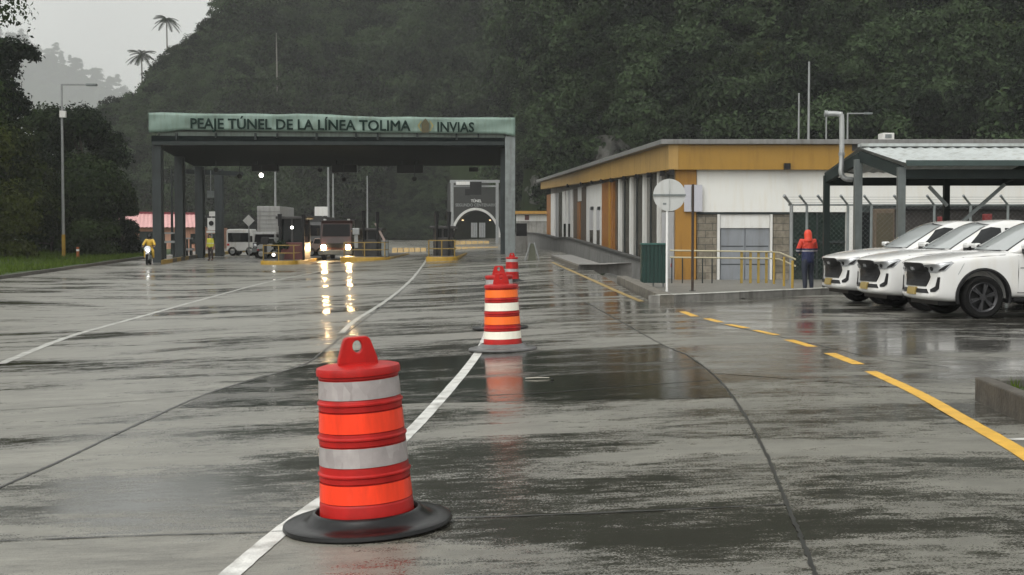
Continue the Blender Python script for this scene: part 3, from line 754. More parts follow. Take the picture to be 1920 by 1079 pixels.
# sheet of the sign, wavy along its top edge like sagging fabric
TOP = [(279, 212), (300, 211), (350, 213), (420, 214), (470, 213.5), (520, 215), (560, 213.5), (605, 215), (660, 218), (720, 220), (770, 219.5), (830, 221), (900, 220.5), (966, 221)]
BOT = [(279, 249), (310, 248), (340, 244), (945, 251.5), (966, 256)]
V = []; Fc = []; cols = frange(279, 966, 7); nr = 7; g_ = np.random.default_rng(3)
for px in cols:
    for j in range(nr):
        py = lerp_tab(TOP, px) * (1 - j/(nr-1)) + lerp_tab(BOT, px) * j/(nr-1)
        V.append(at(px, py, DT + .035 * math.sin(px*.045 + j*.9) + .012 * g_.normal()) - tc_root.location)
for i in range(len(cols)-1):
    for j in range(nr-1): Fc.append((i*nr+j, i*nr+j+1, (i+1)*nr+j+1, (i+1)*nr+j))
sg = mesh_np('sign_banner', [tuple(v) for v in V], Fc, M_SIGN, tc_root, smooth=True)
so = sg.modifiers.new('thick', 'SOLIDIFY'); so.thickness = .10; so.offset = 0
def text(name, body, pxl, pxr, py_top_l, py_bot_l, slope, D, mat_, parent, thick=.03, bold=.022):
    cu = bpy.data.curves.new(name, 'FONT'); cu.body = body; cu.size = 1; cu.bevel_depth = bold; cu.bevel_resolution = 0; cu.extrude = .02; cu.resolution_u = 3
    tmp = bpy.data.objects.new(name, cu); col.objects.link(tmp)
    dg = bpy.context.evaluated_depsgraph_get(); dg.update(); me = bpy.data.meshes.new_from_object(tmp.evaluated_get(dg))
    bpy.data.objects.remove(tmp); bpy.data.curves.remove(cu)
    co = np.zeros(len(me.vertices) * 3, np.float32); me.vertices.foreach_get('co', co); co = co.reshape(-1, 3)
    x0, x1 = co[:, 0].min(), co[:, 0].max(); cap = .70
    A_ = at(pxl, py_bot_l, D); B_ = at(pxr, py_bot_l + slope, D); H_ = at(pxl, py_top_l, D).z - A_.z
    out = np.zeros_like(co); u = (co[:, 0] - x0) / (x1 - x0)
    out[:, 0] = A_.x + (B_.x - A_.x) * u; out[:, 1] = D - co[:, 2] / .042 * thick / 2; out[:, 2] = A_.z + (B_.z - A_.z) * u + co[:, 1] / cap * H_
    off = anc(parent); out -= np.array(off, np.float32)
    me.vertices.foreach_set('co', out.ravel()); me.update(); me.materials.clear(); me.materials.append(mat_)
    o = bpy.data.objects.new(name, me); col.objects.link(o); o.parent = parent; return o
TD = DT - .16
text('lettering', 'PEAJE TÚNEL DE LA LÍNEA TOLIMA', 357, 770, 222, 241, 4.5, TD, M_SIGNTXT, sg)
text('lettering', 'INVIAS', 820, 889, 229, 247, .8, TD, M_SIGNTXT, sg)
em = MB()
def ep(px, py): return at(px, py, TD)
em.prism([ep(791,249), ep(804,249), ep(805,232), ep(801,226), ep(798,222.5), ep(794,226), ep(790,232)], (0, .04, 0))
M_EMB = mat('emblem_olive', (.05, .04, .010), .5, var=.3); em.build('emblem_figure', M_EMB, sg)
for s in (-1, 1):
    em = MB(); c0 = 798; em.prism([ep(c0+s*7,227), ep(c0+s*9,227), ep(c0+s*15,236), ep(c0+s*9,246), ep(c0+s*7,246), ep(c0+s*12,236)], (0, .04, 0)); em.build('emblem_chevron', mat('emblem_ochre', (.22, .19, .06), .5), sg)
# gutter, fascia band, soffit
def wbox(px0, py0, px1, py1, D, depth, mb=None):
    a = at(px0, py1, D); b = at(px1, py0, D); mb = mb or MB(); return mb.box((min(a.x, b.x), D, a.z), (max(a.x, b.x), D + depth, b.z))
wbox(300, 247, 946, 265.5, DT + .25, .5).build('gutter', M_GUTTER, tc_root)
wbox(284, 265.5, 946, 272, DT + .15, .6).build('edge_beam', M_DARKSTEEL, tc_root)
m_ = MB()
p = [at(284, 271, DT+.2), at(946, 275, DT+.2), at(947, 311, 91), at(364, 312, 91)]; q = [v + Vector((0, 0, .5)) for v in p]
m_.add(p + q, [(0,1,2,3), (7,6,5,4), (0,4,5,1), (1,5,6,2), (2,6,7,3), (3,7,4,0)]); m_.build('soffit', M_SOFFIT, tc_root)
m_ = MB(); a = at(279, 240, DT + .3); b = at(950, 240, DT + .3); m_.add([(a.x, DT+.3, a.z), (b.x, DT+.3, b.z), (b.x, 91.5, 7.0), (a.x, 91.5, 7.0)], [(0,1,2,3)]); m_.build('roof_sheet', M_GUTTER, tc_root)
for k, pxg in enumerate(range(330, 940, 63)):
    mm = MB(); a = at(pxg + (k % 3) * 11, 250, DT); mm.box((a.x-.05, DT+.02, at(0, 262 - (k % 2) * 4, DT).z), (a.x+.05, DT+.2, a.z)); mm.build('bracket', M_DARKSTEEL, tc_root)
XL = -20.55
for i, D in enumerate((80.6, 85.9, 91.4)):
    zt = at(0, 272, 80).z if i == 0 else at(0, 290, 86).z if i == 1 else at(0, 312, 91).z
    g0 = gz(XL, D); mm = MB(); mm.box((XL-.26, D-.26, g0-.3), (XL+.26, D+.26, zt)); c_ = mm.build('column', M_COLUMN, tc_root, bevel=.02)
    mm = MB(); mm.box((XL+.27, D-.1, g0+.2), (XL+.33, D+.1, zt-.2)); mm.build('downpipe', M_DARKSTEEL, c_)
D = 97.5; g0 = gz(XL, D); mm = MB(); mm.box((XL-.28, D-.26, g0-.3), (XL+.28, D+.26, at(0, 318, D).z)); mm.build('column', M_COLUMN, tc_root, bevel=.02)
m_ = MB(); m_.beam(at(345, 322, 91.5), at(345, 322, 91.5) + Vector((2.6, 6, .1)), .35, .3); m_.build('tie_beam', M_COLUMN, tc_root)
a = at(946, 270, DT); zt = at(0, 256, DT).z
mm = MB(); mm.box((a.x+.03, DT+.05, gz(a.x, DT)-.3), (at(966, 270, DT).x, DT+.75, zt)); mm.build('column', M_GREYSTEEL, tc_root, bevel=.02)
mm = MB(); mm.box((a.x-.25, DT+1.2, gz(a.x, DT)-.3), (a.x+.28, DT+2.0, at(0, 272, DT).z)); mm.build('column', M_COLUMN, tc_root, bevel=.02)
mm = MB(); mm.box((a.x-.1, 90.2, gz(a.x, 90)-.3), (a.x+.5, 90.8, at(0, 312, 91).z)); mm.build('column', M_COLUMN, tc_root, bevel=.02)
# things hanging under the canopy
def lane_signal(px0, px1, py0, py1, D, label):
    a = at(px0, py1, D); b = at(px1, py0, D); t = thing('lane_signal', label, 'lane signal', ((a.x+b.x)/2, D, b.z), 'lane signals hanging under the canopy')
    MB().box((a.x, D, a.z), (b.x, D+.35, b.z)).build('housing', M_BLACK, t, bevel=.03)
    MB().box((a.x+.08, D-.012, a.z+.06), (b.x-.08, D, b.z-.06)).build('display', M_BLACK, t)
    for x in (a.x+.3, b.x-.3): MB().box((x-.04, D+.12, b.z-.02), (x+.04, D+.2, b.z+.35)).build('hanger', M_DARKSTEEL, t)
lane_signal(472, 522, 309, 322, 88, 'black lane signal box hanging beside the lit white floodlight')
lane_signal(622, 669, 309, 324, 88, 'black lane signal box hanging in the middle of the canopy')
lane_signal(744, 793, 309, 325, 88, 'black lane signal box hanging nearest to the right columns')
for px, py, lab in ((449, 331, 'small dark camera hanging left of the lit floodlight'), (645, 337, 'small dark camera hanging below the middle signal box'),
                    (777, 336, 'small dark camera hanging below the right signal box'), (600, 319, 'small dark camera hanging left of the middle signal box'), (405, 319, 'small dark camera hanging between the back left columns')):
    p = at(px, py, 87); t = thing('camera', lab, 'camera', p, 'cameras under the toll canopy'); mm = MB(); mm.lathe([(0, -.16), (.1, -.13), (.16, -.03), (.17, .06), (.12, .12), (0, .13)], 14, c=p); mm.build('dome', M_BLACK, t, smooth=True)
    MB().tube([p + Vector((0, 0, .12)), p + Vector((0, 0, at(0, 312, 91).z - p.z + .15))], .025, 6).build('stem', M_DARKSTEEL, t)
p = at(490, 329, 86); t = thing('floodlight', 'lit white floodlight hanging below the left lane signal box', 'floodlight', p)
MB().lathe([(.0, -.14), (.10, -.12), (.13, 0), (.0, .02)], 16, c=p + Vector((0, -.02, 0)), axis='Y').build('lens', mat('lamp_white', (1, 1, .95), .3, emit=(1, .97, .88), estr=14), t, smooth=True)
MB().lathe([(.15, .0), (.19, .03), (.14, .25), (0, .26)], 16, c=p, axis='Y').build('housing', M_BLACK, t, smooth=True)
MB().tube([p + Vector((0, .12, .1)), p + Vector((0, .12, .7))], .02, 6).build('bracket', M_DARKSTEEL, t)
p = at(888, 330, 90); t = thing('lane_signal', 'small black signal hanging over the tunnel lane', 'lane signal', p, 'lane signals hanging under the canopy')
MB().box((p.x-.3, 90, at(0, 322, 90).z), (p.x+.3, 90.3, at(0, 314, 90).z)).build('housing', M_BLACK, t, bevel=.02)

# ------------------------------------------------------------------ toll islands and booths
M_BOOTH = mat('booth_dark', (.022, .020, .020), .45, var=.3, dirt=.2)
M_BOOTHRED = mat('booth_red', (.075, .014, .012), .45, var=.3)
def island(px0, px1, pyf, L_, label, label_b, booth_px, booth_top, poles, red=False, seed=0, lamp=None, shift=0):
    c = G((px0+px1)/2, pyf); w = px_w(px1-px0, c.y); t = thing('toll_island', label, 'toll island', c, 'toll islands with yellow noses')
    n = 12; prof = []
    for k in range(n+1):
        a = math.pi * k / n; prof.append((c.x - math.cos(a)*w/2, c.y + w*.35 - math.sin(a)*w*.35))
    poly = prof + [(c.x+w/2, c.y+L_), (c.x-w/2, c.y+L_)]
    MB().prism([(x, y, c.z-.2) for x, y in poly], (0, 0, .42)).build('kerb', M_YELLOWP, t, bevel=.03)
    MB().prism([(c.x+(x-c.x)*.86, c.y+.12+(y-c.y)*.98-.02, c.z+.2) for x, y in poly], (0, 0, .035)).build('slab', M_CONC_D, t)
    mm = MB(); zr = c.z + .22; X0, X1 = c.x-w*.40, c.x+w*.40; yf = c.y + .45
    for x in (X0, c.x, X1): mm.tube([(x, yf, zr), (x, yf, zr+.85)], .035, 6)
    for z in (.42, .85): mm.tube([(X0, yf+2.2, zr+z), (X0, yf, zr+z), (X1, yf, zr+z), (X1, yf+2.2, zr+z)], .03, 6)
    mm.build('guard_rail', mat('rail_dull_yellow', (.20, .13, .02), .5, var=.3, dirt=.3), t)
    D = c.y + 3.0; a = at(booth_px[0], booth_top, D); b = at(booth_px[1], booth_top, D); H = a.z - zr; cx = (a.x+b.x)/2; W = b.x-a.x
    bt = thing('toll_booth', label_b, 'toll booth', (cx, D, zr), 'dark toll booths on the islands')
    mm = MB(); mm.box((a.x, D, zr), (b.x, D+2.2, zr+1.0)); mm.build('lower_wall', M_BOOTHRED if red else M_BOOTH, bt, bevel=.02)
    for x in (a.x+.05, b.x-.05, cx):
        for y in (D+.05, D+2.15): MB().box((x-.05, y-.05, zr+1.0), (x+.05, y+.05, zr+H-.15)).build('window_post', M_BOOTH, bt)
    MB().box((a.x+.06, D+.06, zr+1.0), (b.x-.06, D+2.1, zr+H-.15)).build('window', M_GLASS_D, bt)
    mm = MB(); mm.box((a.x-.18, D-.3, zr+H-.15), (b.x+.18, D+2.5, zr+H)); mm.build('roof', M_BOOTH, bt, bevel=.03)
    for k, (px, py) in enumerate(poles):
        q = at(px, py, D+.5); po = thing('marker_post', f'tall black post {"left" if k == 0 else "right"} of the {label_b.split(" on ")[0].replace("dark ", "")}', 'post', (q.x, D-.35, zr), 'black posts beside the toll booths')
        MB().tube([(q.x, D-.35, zr), (q.x, D-.35, q.z)], .07, 8).build('shaft', M_BLACK, po); MB().tube([(q.x, D-.35, q.z-.7), (q.x, D-.35, q.z)], [.10, .13], 8).build('top_sleeve', M_BLACK, po)
    return t, bt, c, D, zr
i1 = island(484, 556, 497, 16, 'yellow nosed toll island left of the oncoming truck', 'tall dark reddish toll booth on the left island', (524, 571), 406, [(529, 402), (573, 404)], True)
i2 = island(634, 730, 490, 16, 'yellow nosed toll island right of the oncoming truck', 'dark middle toll booth on the island beside the headlights', (664, 712), 428, [(684, 396), (710, 398)])
i3 = island(797, 858, 490, 16, 'yellow nosed toll island in front of the tunnel lane', 'narrow black toll booth on the island facing the tunnel lane', (812, 848), 424, [(820, 397), (843, 398)])
# lit lamps seen on the booths
for (px, py, D, r_, lab) in ((547.5, 427, i1[3]-.08, .075, 'small lit round lamp on the reddish booth'), (513, 478, i1[2].y+.9, .075, 'small lit lamp low on the left island')):
    p = at(px, py, D); t = thing('signal_lamp', lab, 'lamp', p, 'small lit lamps at the booths')
    MB().lathe([(0, -.05), (r_, -.03), (r_, 0)], 12, c=p, axis='Y').build('lens', MATS['lamp_white'], t, smooth=True)
    MB().lathe([(r_*1.25, 0), (r_*1.25, .06), (0, .06)], 12, c=p, axis='Y').build('housing', M_BLACK, t)
def pedestal(px, py_base, py_top, D, label, m_=None):
    b = at(px, py_base, D); tpz = at(px, py_top, D).z; t = thing('card_reader', label, 'card reader', b, 'machines on the toll islands')
    MB().box((b.x-.1, D-.08, b.z), (b.x+.1, D+.08, tpz-.35)).build('pedestal', m_ or M_BLACK, t); MB().box((b.x-.2, D-.18, tpz-.4), (b.x+.2, D+.15, tpz)).build('head', m_ or M_BLACK, t, bevel=.03)
pedestal(497, 486, 445, i1[2].y + 1.0, 'dark card reader standing at the front of the left island')
pedestal(668, 465, 428, i2[2].y + 2.0, 'pale card reader beside the middle booth', M_GALV)
p = i1[2]; o = MB(); 
g = thing('potted_shrub', 'small dark shrub in a planter on the left island', 'shrub', (p.x - .1, p.y + 1.6, p.z + .235)); v, f = cards([(0, 0, .75)], [.42], 260, .10, 77); mesh_np('foliage', v, f, FOL_DARK, g)
MB().lathe([(.18, 0), (.26, .38), (.22, .38), (0, .34)], 14).build('planter', M_CONC_D, g, world=False)
# barrier arm machine right of the middle booth
b = at(722, 474, i2[3]); t = thing('barrier_gate', 'grey barrier gate machine with raised pale arm right of the middle booth', 'barrier', b)
MB().box((b.x-.2, b.y-.2, b.z-.25), (b.x+.2, b.y+.2, b.z+.75)).build('cabinet', M_GREYSTEEL, t, bevel=.02); MB().beam(b + Vector((.0, -.22, .7)), b + Vector((-.55, -.22, 1.75)), .09, .12).build('arm', mat('barrier_arm', (.35, .27, .24), .5), t)
# median kerb between left columns and the lane
def long_kerb(name, pix, w, h, mats, label, cat='kerb', group=None):
    mb = MB(); P = [G(*q) for q in pix]
    for i, (a, b) in enumerate(zip(P, P[1:])):
        n_ = max(1, int((b-a).length / 1.5))
        for k in range(n_):
            c = a.lerp(b, k/n_); d = a.lerp(b, (k+1)/n_); s = Vector((0, w, 0)) ; u = Vector((0, 0, h)); lo = Vector((0, 0, -.1))
            mb.add([c+lo, d+lo, d+u, c+u, c+s+lo, d+s+lo, d+s+u, c+s+u], [(0,1,2,3), (3,2,6,7), (5,4,7,6), (1,5,6,2), (4,0,3,7)], (k + i) % len(mats))
    o = mb.build(name, mats, None); return tag(o, label, cat, group)
M_KY = mat('kerb_yellow_dull', (.30, .20, .03), .5, var=.3, dirt=.3)
long_kerb('median_kerb', [(302, 496), (350, 487), (420, 478), (486, 469)], 1.6, .24, [M_KY, M_CONC_D], 'long low kerb with worn yellow paint beside the left canopy columns', 'median kerb')
# yellow concrete barriers towards the tunnel, warm glow put into their colour
M_BARY = mat('barrier_yellow_glow', (.36, .24, .08), .5, var=.2, dirt=.2)
def barrier(px0, px1, py0, py1, D, label):
    a = at(px0, py1, D); b = at(px1, py0, D); t = MB()
    for k in range(6):
        x0 = a.x + (b.x-a.x)*k/6; x1 = a.x + (b.x-a.x)*(k+1)/6 - .06
        t.prism([(x0, D, a.z-.15), (x0, D+.6, a.z-.15), (x0, D+.38, b.z), (x0, D+.22, b.z)], (x1-x0, 0, 0))
    return tag(t.build('traffic_barrier', M_BARY), label, 'barrier', 'yellow barriers before the tunnel')
barrier(852, 918, 452, 459, 150, 'upper yellow barrier in front of the tunnel arch')
barrier(852, 935, 463, 471, 112, 'lower yellow barrier right of the narrow black booth')
barrier(735, 800, 465, 472, 108, 'yellow barrier between the middle and the narrow booth')

# ------------------------------------------------------------------ tunnel portal, gantry
DP = 236.0
M_PORTAL = mat('portal_concrete', (.022, .024, .022), .7, var=.3, scale=.4, dirt=.3)
pr = thing('tunnel_portal', 'grey tunnel portal with a white arch and lettering at the end of the road', 'tunnel portal', at(892, 446, DP))
ac = at(892, 446, DP); rad_ = px_w(42, DP); n = 28; inner = [(ac.x + rad_*math.cos(math.pi*k/n), ac.z + rad_*1.22*math.sin(math.pi*k/n)) for k in range(n+1)]
X0, X1 = at(838, 0, DP).x, at(965, 0, DP).x; ZT = at(0, 342, DP).z; ZB = ac.z - .5
vs = []; fs = []
for k, (x, z) in enumerate(inner):
    th = math.pi*k/n; tx = X1 if k < n*.28 else X0 if k > n*.72 else X1 + (X0-X1)*(k-n*.28)/(n*.44); tz = ZT if n*.28 <= k <= n*.72 else ZB + (ZT-ZB)*(k/(n*.28) if k < n*.28 else (n-k)/(n*.28))
    vs += [(x, DP, z), (tx, DP, tz), (x, DP+45, z)]
for k in range(n): fs += [(3*k, 3*k+1, 3*k+4, 3*k+3), (3*k, 3*k+3, 3*k+5, 3*k+2)]
MB().add(vs, fs).build('portal_wall', M_PORTAL, pr)
mm = MB(); w_ = px_w(4.6, DP)
ring = []
for k, (x, z) in enumerate(inner):
    d = Vector((x-ac.x, 0, (z-ac.z)/1.22)).normalized()
    ring.append((Vector((x, DP-.25, z)), Vector((x+d.x*w_, DP-.25, z+d.z*w_))))
for (a, b), (c, d) in zip(ring, ring[1:]):
    y = Vector((0, .245, 0)); mm.add([a, c, d, b, a+y, c+y, d+y, b+y], [(0,1,2,3), (0,4,5,1), (3,2,6,7)])
mm.build('arch_ring', M_WHITEW, pr)
MB().box((X0, DP+44.9, ZB), (X1, DP+45.1, ZT)).build('tunnel_end', mat('tunnel_dark', (.05, .042, .03), .8), pr)
for q in range(5):
    for s in (-1, 1): MB().box((ac.x + s*rad_*.62 - .12, DP+3+q*8, ac.z + rad_*.78), (ac.x + s*rad_*.62 + .12, DP+6+q*8, ac.z + rad_*.80)).build('tunnel_lamp', mat('tunnel_lamp', (1, .8, .5), .4, emit=(1, .66, .32), estr=5), pr)
text('lettering', 'TÚNEL', 883, 903, 374.5, 379.5, 0, DP-.1, M_WHITEP, pr, thick=.06)
text('lettering', 'SEGUNDO CENTENARIO', 854, 932, 382, 387.5, 0, DP-.1, M_GALV, pr, thick=.06)
# white panels standing inside
for k, (a, b, lab) in enumerate(((883, 895, 'left one of two pale tall panels standing in the tunnel mouth'), (898, 910, 'right one of two pale tall panels standing in the tunnel mouth'))):
    t = MB(); p0 = at(a, 441, 225); p1 = at(b, 418, 225)
    for j in range(3): t.box((p0.x + (p1.x-p0.x)*j/3 + .02, 225, p0.z-.4), (p0.x + (p1.x-p0.x)*(j+1)/3 - .02, 225.2, p1.z))
    tag(t.build('panel', M_GALV), lab, 'panel', 'pale panels in the tunnel mouth')
DG = 150.0
gt = thing('sign_gantry', 'thin pale steel gantry over the lane in front of the tunnel', 'gantry', at(890, 455, DG))
mm = MB(); zb_ = gz(-4, DG)
for px in (847, 932):
    x = at(px, 0, DG).x; mm = MB(); mm.box((x-.16, DG-.16, zb_-.2), (x+.16, DG+.16, at(0, 338, DG).z)); mm.build('post', M_GALV, gt)
x0, x1 = at(843, 0, DG).x, at(937, 0, DG).x
MB().box((x0, DG-.18, at(0, 343, DG).z), (x1, DG-.165+.33, at(0, 338, DG).z)).build('beam', M_GALV, gt); MB().box((x0+.3, DG-.1, at(0, 351, DG).z), (x1-.3, DG+.1, at(0, 348, DG).z)).build('beam', M_GALV, gt)
wbox(855, 341, 881, 347, DG-.5, .2).build('sign_panel', M_WHITEW, gt)
wbox(881, 341, 903, 366, DG-.6, .35).build('message_board', M_BLACK, gt); wbox(872, 355, 881, 367, DG-.5, .25).build('signal_box', M_BLACK, gt)

# ------------------------------------------------------------------ poles, signs and background buildings
def lamp_post(px, py0, py1, D, label, arm=0, r=.09, mat_=None, base_yellow=False, group='thin poles behind the plaza', name='light_pole', box=None, zbase=None):
    b = at(px, py1, D); tz = at(px, py0, D).z; z0 = zbase if zbase is not None else b.z; t = thing(name, label, 'street lamp' if arm else 'pole', (b.x, D, z0), group)
    mm = MB(); mm.tube([(b.x, D, z0-.3), (b.x, D, (z0+tz)/2), (b.x, D, tz)], [r*1.25, r, r*.7], 10); mm.build('pole', mat_ or M_GALV, t, smooth=True)
    if base_yellow: MB().tube([(b.x, D, z0), (b.x, D, z0 + (tz-z0)*.135)], r*1.35, 10).build('painted_base', M_YELLOWP, t, smooth=True)
    if arm:
        e_ = Vector((b.x + arm, D, tz)); MB().beam((b.x, D, tz-.04), e_ - Vector((abs(arm)/arm*.5, 0, .04)), .09, .09).build('arm', mat_ or M_GALV, t)
        MB().box((min(e_.x-.65*abs(arm)/arm, e_.x), D-.14, tz-.12), (max(e_.x-.65*abs(arm)/arm, e_.x), D+.14, tz+.02)).build('lamp_head', M_GREYSTEEL, t, bevel=.02)
    if box: q = at(px, box, D); MB().box((q.x-.16, D-.32, q.z-.2), (q.x+.2, D-.1, q.z+.2)).build('junction_box', M_WHITEW, t)
    return t
lamp_post(119.5, 158, 484, 85, 'tall grey street lamp with a single arm and yellow base on the left verge', arm=px_w(66, 85), r=.085, base_yellow=True, group=None, name='street_lamp', box=215)
lamp_post(517, 318, 455, 118, 'thin pole rising behind the left booth to the canopy', r=.10)
lamp_post(616, 314, 430, 112, 'thin pale pole behind the white square board', r=.10)
lamp_post(625, 326, 440, 125, 'second thin pole just right of the pole behind the white board', r=.08)
lamp_post(689, 330, 440, 130, 'thin faint pole behind the middle booth', r=.07)
lamp_post(1516, 116, 262, 108, 'tallest thin pale pole standing behind the flat roof', r=.11, zbase=.3)
lamp_post(1497.5, 175, 262, 108, 'shorter thin pole left of the tallest one behind the roof', r=.09, zbase=.3)
lamp_post(1549, 214, 262, 108, 'thin pole behind the silver vent pipe', r=.08, zbase=.3)
lamp_post(1589, 212, 262, 108, 'street lamp with a long arm behind the flat roof', arm=px_w(46, 108), r=.09, zbase=.3, group=None, name='street_lamp')
lamp_post(323, 318, 470, 100, 'thin dark pole between the left canopy columns', r=.09, mat_=M_DARKSTEEL)
b = Vector(Lg(146, 84)); t = thing('marker_post', 'small orange marker post on the grass right of the street lamp', 'post', b)
MB().tube([b - Vector((0, 0, .1)), b + Vector((0, 0, .75))], .09, 10).build('post', mat('dull_orange', (.32, .09, .02), .5), t); MB().tube([b + Vector((0, 0, .5)), b + Vector((0, 0, .62))], .095, 10).build('band', M_WHITEP, t)
# speed signs between columns
D = 96; b = at(397, 440, D); zg = gz(b.x, D); t = thing('road_sign', 'white road sign with a round symbol on a thin pole between the left columns', 'road sign', (b.x, D, zg))
MB().tube([(b.x, D, zg-.1), (b.x, D, at(0, 400, D).z)], .05, 8).build('pole', M_GALV, t)
wbox(389, 409, 403, 432, D-.12, .05).build('panel', M_WHITEW, t); c_ = at(396, 419, D-.15)
MB().lathe([(.09, 0), (.17, 0), (.17, .02), (.09, .02)], 20, c=c_, axis='Y').build('symbol_ring', M_BLACK, t)
wbox(392, 397, 403, 406, D-.12, .05).build('upper_panel', M_WHITEW, t)
wbox(387, 433, 403, 437, D-.12, .05).build('lower_panel', M_WHITEW, t)
t = thing('board', 'small pale panel hanging on a thin pole above the speed sign', 'board', at(395, 365, 93)); wbox(388, 358, 401, 371, 93, .1).build('panel', M_GREYSTEEL, t); MB().tube([at(395, 371, 93.05), at(395, 320, 93.05)], .03, 6).build('hanger', M_GREYSTEEL, t)
# white square board
D = 110; t = thing('notice_board', 'white square board on a pole above the oncoming truck', 'board', at(602, 445, D)); wbox(590, 388, 614, 405, D, .12).build('panel', M_WHITEW, t); x = at(602, 0, D).x
MB().tube([(x, D+.2, gz(x, D)), (x, D+.2, at(0, 396, D).z)], .07, 8).build('pole', M_GALV, t)
# diamond sign
D = 94; c_ = at(466, 414, D); t = thing('road_sign', 'pale diamond shaped sign seen from behind beside the white lorry box', 'road sign', (c_.x, D, gz(c_.x, D))); r_ = px_w(11, D)
MB().prism([c_ + Vector((r_, 0, 0)), c_ + Vector((0, 0, r_)), c_ - Vector((r_, 0, 0)), c_ - Vector((0, 0, r_))], (0, .04, 0)).build('panel', M_WHITEW, t); MB().tube([(c_.x, D+.08, gz(c_.x, D)), (c_.x, D+.08, c_.z)], .04, 8).build('pole', M_GALV, t)
# pink roofed shed
D = 124; t = thing('shed', 'low shed with a pale pink metal roof behind the left canopy columns', 'shed', at(300, 455, D))
M_PINK = mat('pink_roof', (.58, .30, .29), .5, var=.12, scale=.6, stretch=(3, .3, .3), dirt=.25); a = at(222, 401, D+9); b = at(366, 403, D+9); c = at(372, 427, D); d = at(216, 427, D)
mm = MB(); 
nseg = 40
for k in range(nseg):
    u0, u1 = k/nseg, (k+1)/nseg; z0 = Vector((0, 0, .05 * (k % 2))); z1 = Vector((0, 0, .05 * ((k + 1) % 2))); e_ = Vector((0, 8, -2))
    mm.quad(d.lerp(c, u0)+z0, d.lerp(c, u1)+z1, a.lerp(b, u1)+z1, a.lerp(b, u0)+z0); mm.quad(a.lerp(b, u0)+z0, a.lerp(b, u1)+z1, a.lerp(b, u1)+e_+z1, a.lerp(b, u0)+e_+z0)
mm.build('roof', M_PINK, t); MB().beam(a + Vector((0, 0, .1)), b + Vector((0, 0, .1)), .35, .22).build('ridge_cap', mat('ridge_red', (.12, .012, .02), .5), t)
zg = gz(-30, D); MB().box((d.x+.5, D+.6, zg-.5), (c.x-.5, D+15, d.z+.02)).build('wall', mat('salmon_wall', (.42, .22, .15), .7, var=.1, dirt=.3), t)
MB().box((d.x+2, D+.52, zg), (d.x+4.0, D+.62, zg+1.7)).build('door', M_DARKSTEEL, t)
for k in range(3): MB().box((d.x+5+k*1.6, D+.52, zg+.6), (d.x+6+k*1.6, D+.62, zg+1.5)).build('window', M_GLASS_D, t)
# clutter behind the columns: pale bench like slabs
for (px0, px1, py0, py1, D, lab) in ((302, 326, 436, 439, 92, 'upper pale shelf slab between the first two left columns'), (305, 327, 452, 456, 90, 'lower pale shelf slab between the first two left columns'), (346, 360, 466, 470, 92, 'pale slab on the ground between the second and third columns'), (346, 358, 446, 449, 92, 'small pale slab between the second and third columns')):
    t = thing('bench', lab, 'bench', at((px0+px1)/2, py1, D), 'pale benches between the left columns'); wbox(px0, py0, px1, py1, D, .6).build('seat', M_GALV, t); a = at(px0, py1, D); b = at(px1, py1, D); zg = gz(a.x, D)
    for x in (a.x+.1, b.x-.1): MB().box((x-.05, D+.2, min(zg, a.z)-.05), (x+.05, D+.4, a.z)).build('leg', M_DARKSTEEL, t)
# bright little building right of the toll column
D = 132; t = thing('kiosk', 'small brightly lit white kiosk between the right toll column and the building', 'kiosk', at(1000, 425, D)); wbox(968, 402, 1026, 415, D, 4).build('wall', M_WHITEW, t); wbox(964, 396, 1030, 401.5, D-.6, 5.2).build('roof', M_OCHRE, t); wbox(984, 404, 992, 413, D-.04, .03).build('window', M_BOOTHRED, t)
zg = gz(2, D); a = at(968, 415, D); b = at(1026, 415, D); MB().box((a.x, D+.05, zg-.3), (b.x, D+4, a.z)).build('plinth', M_CONC, t)
D = 84; t = thing('control_cabinet', 'black control cabinet on a concrete plinth just right of the toll column', 'cabinet', at(979, 470, D)); wbox(968, 419, 988, 443, D, .8).build('case', M_BLACK, t, bevel=.02); a = at(967, 443, D); b = at(989, 443, D); MB().box((a.x, D-.05, gz(.5, D)-.2), (b.x, D+.9, a.z)).build('plinth', M_CONC, t)
# A shaped frame
D = 66; a = at(984, 497, D); b = at(1011, 497, D); tp_ = at(998, 455, D); t = thing('sign_stand', 'thin folding sign stand seen from behind near the toll column', 'sign stand', at(998, 497, D))
for q in (a, b): MB().tube([Vector((q.x, D, gz(q.x, D))), Vector((tp_.x + (q.x-tp_.x)*.25, D, tp_.z))], .03, 6).build('leg', M_GALV, t)
MB().prism([Vector((a.x+.13, D+.05, a.z+.1)), Vector((b.x-.13, D+.05, a.z+.1)), Vector((tp_.x+.1, D+.05, tp_.z-.05)), Vector((tp_.x-.1, D+.05, tp_.z-.05))], (0, .03, 0)).build('panel', mat('stand_back', (.07, .075, .05), .5), t)
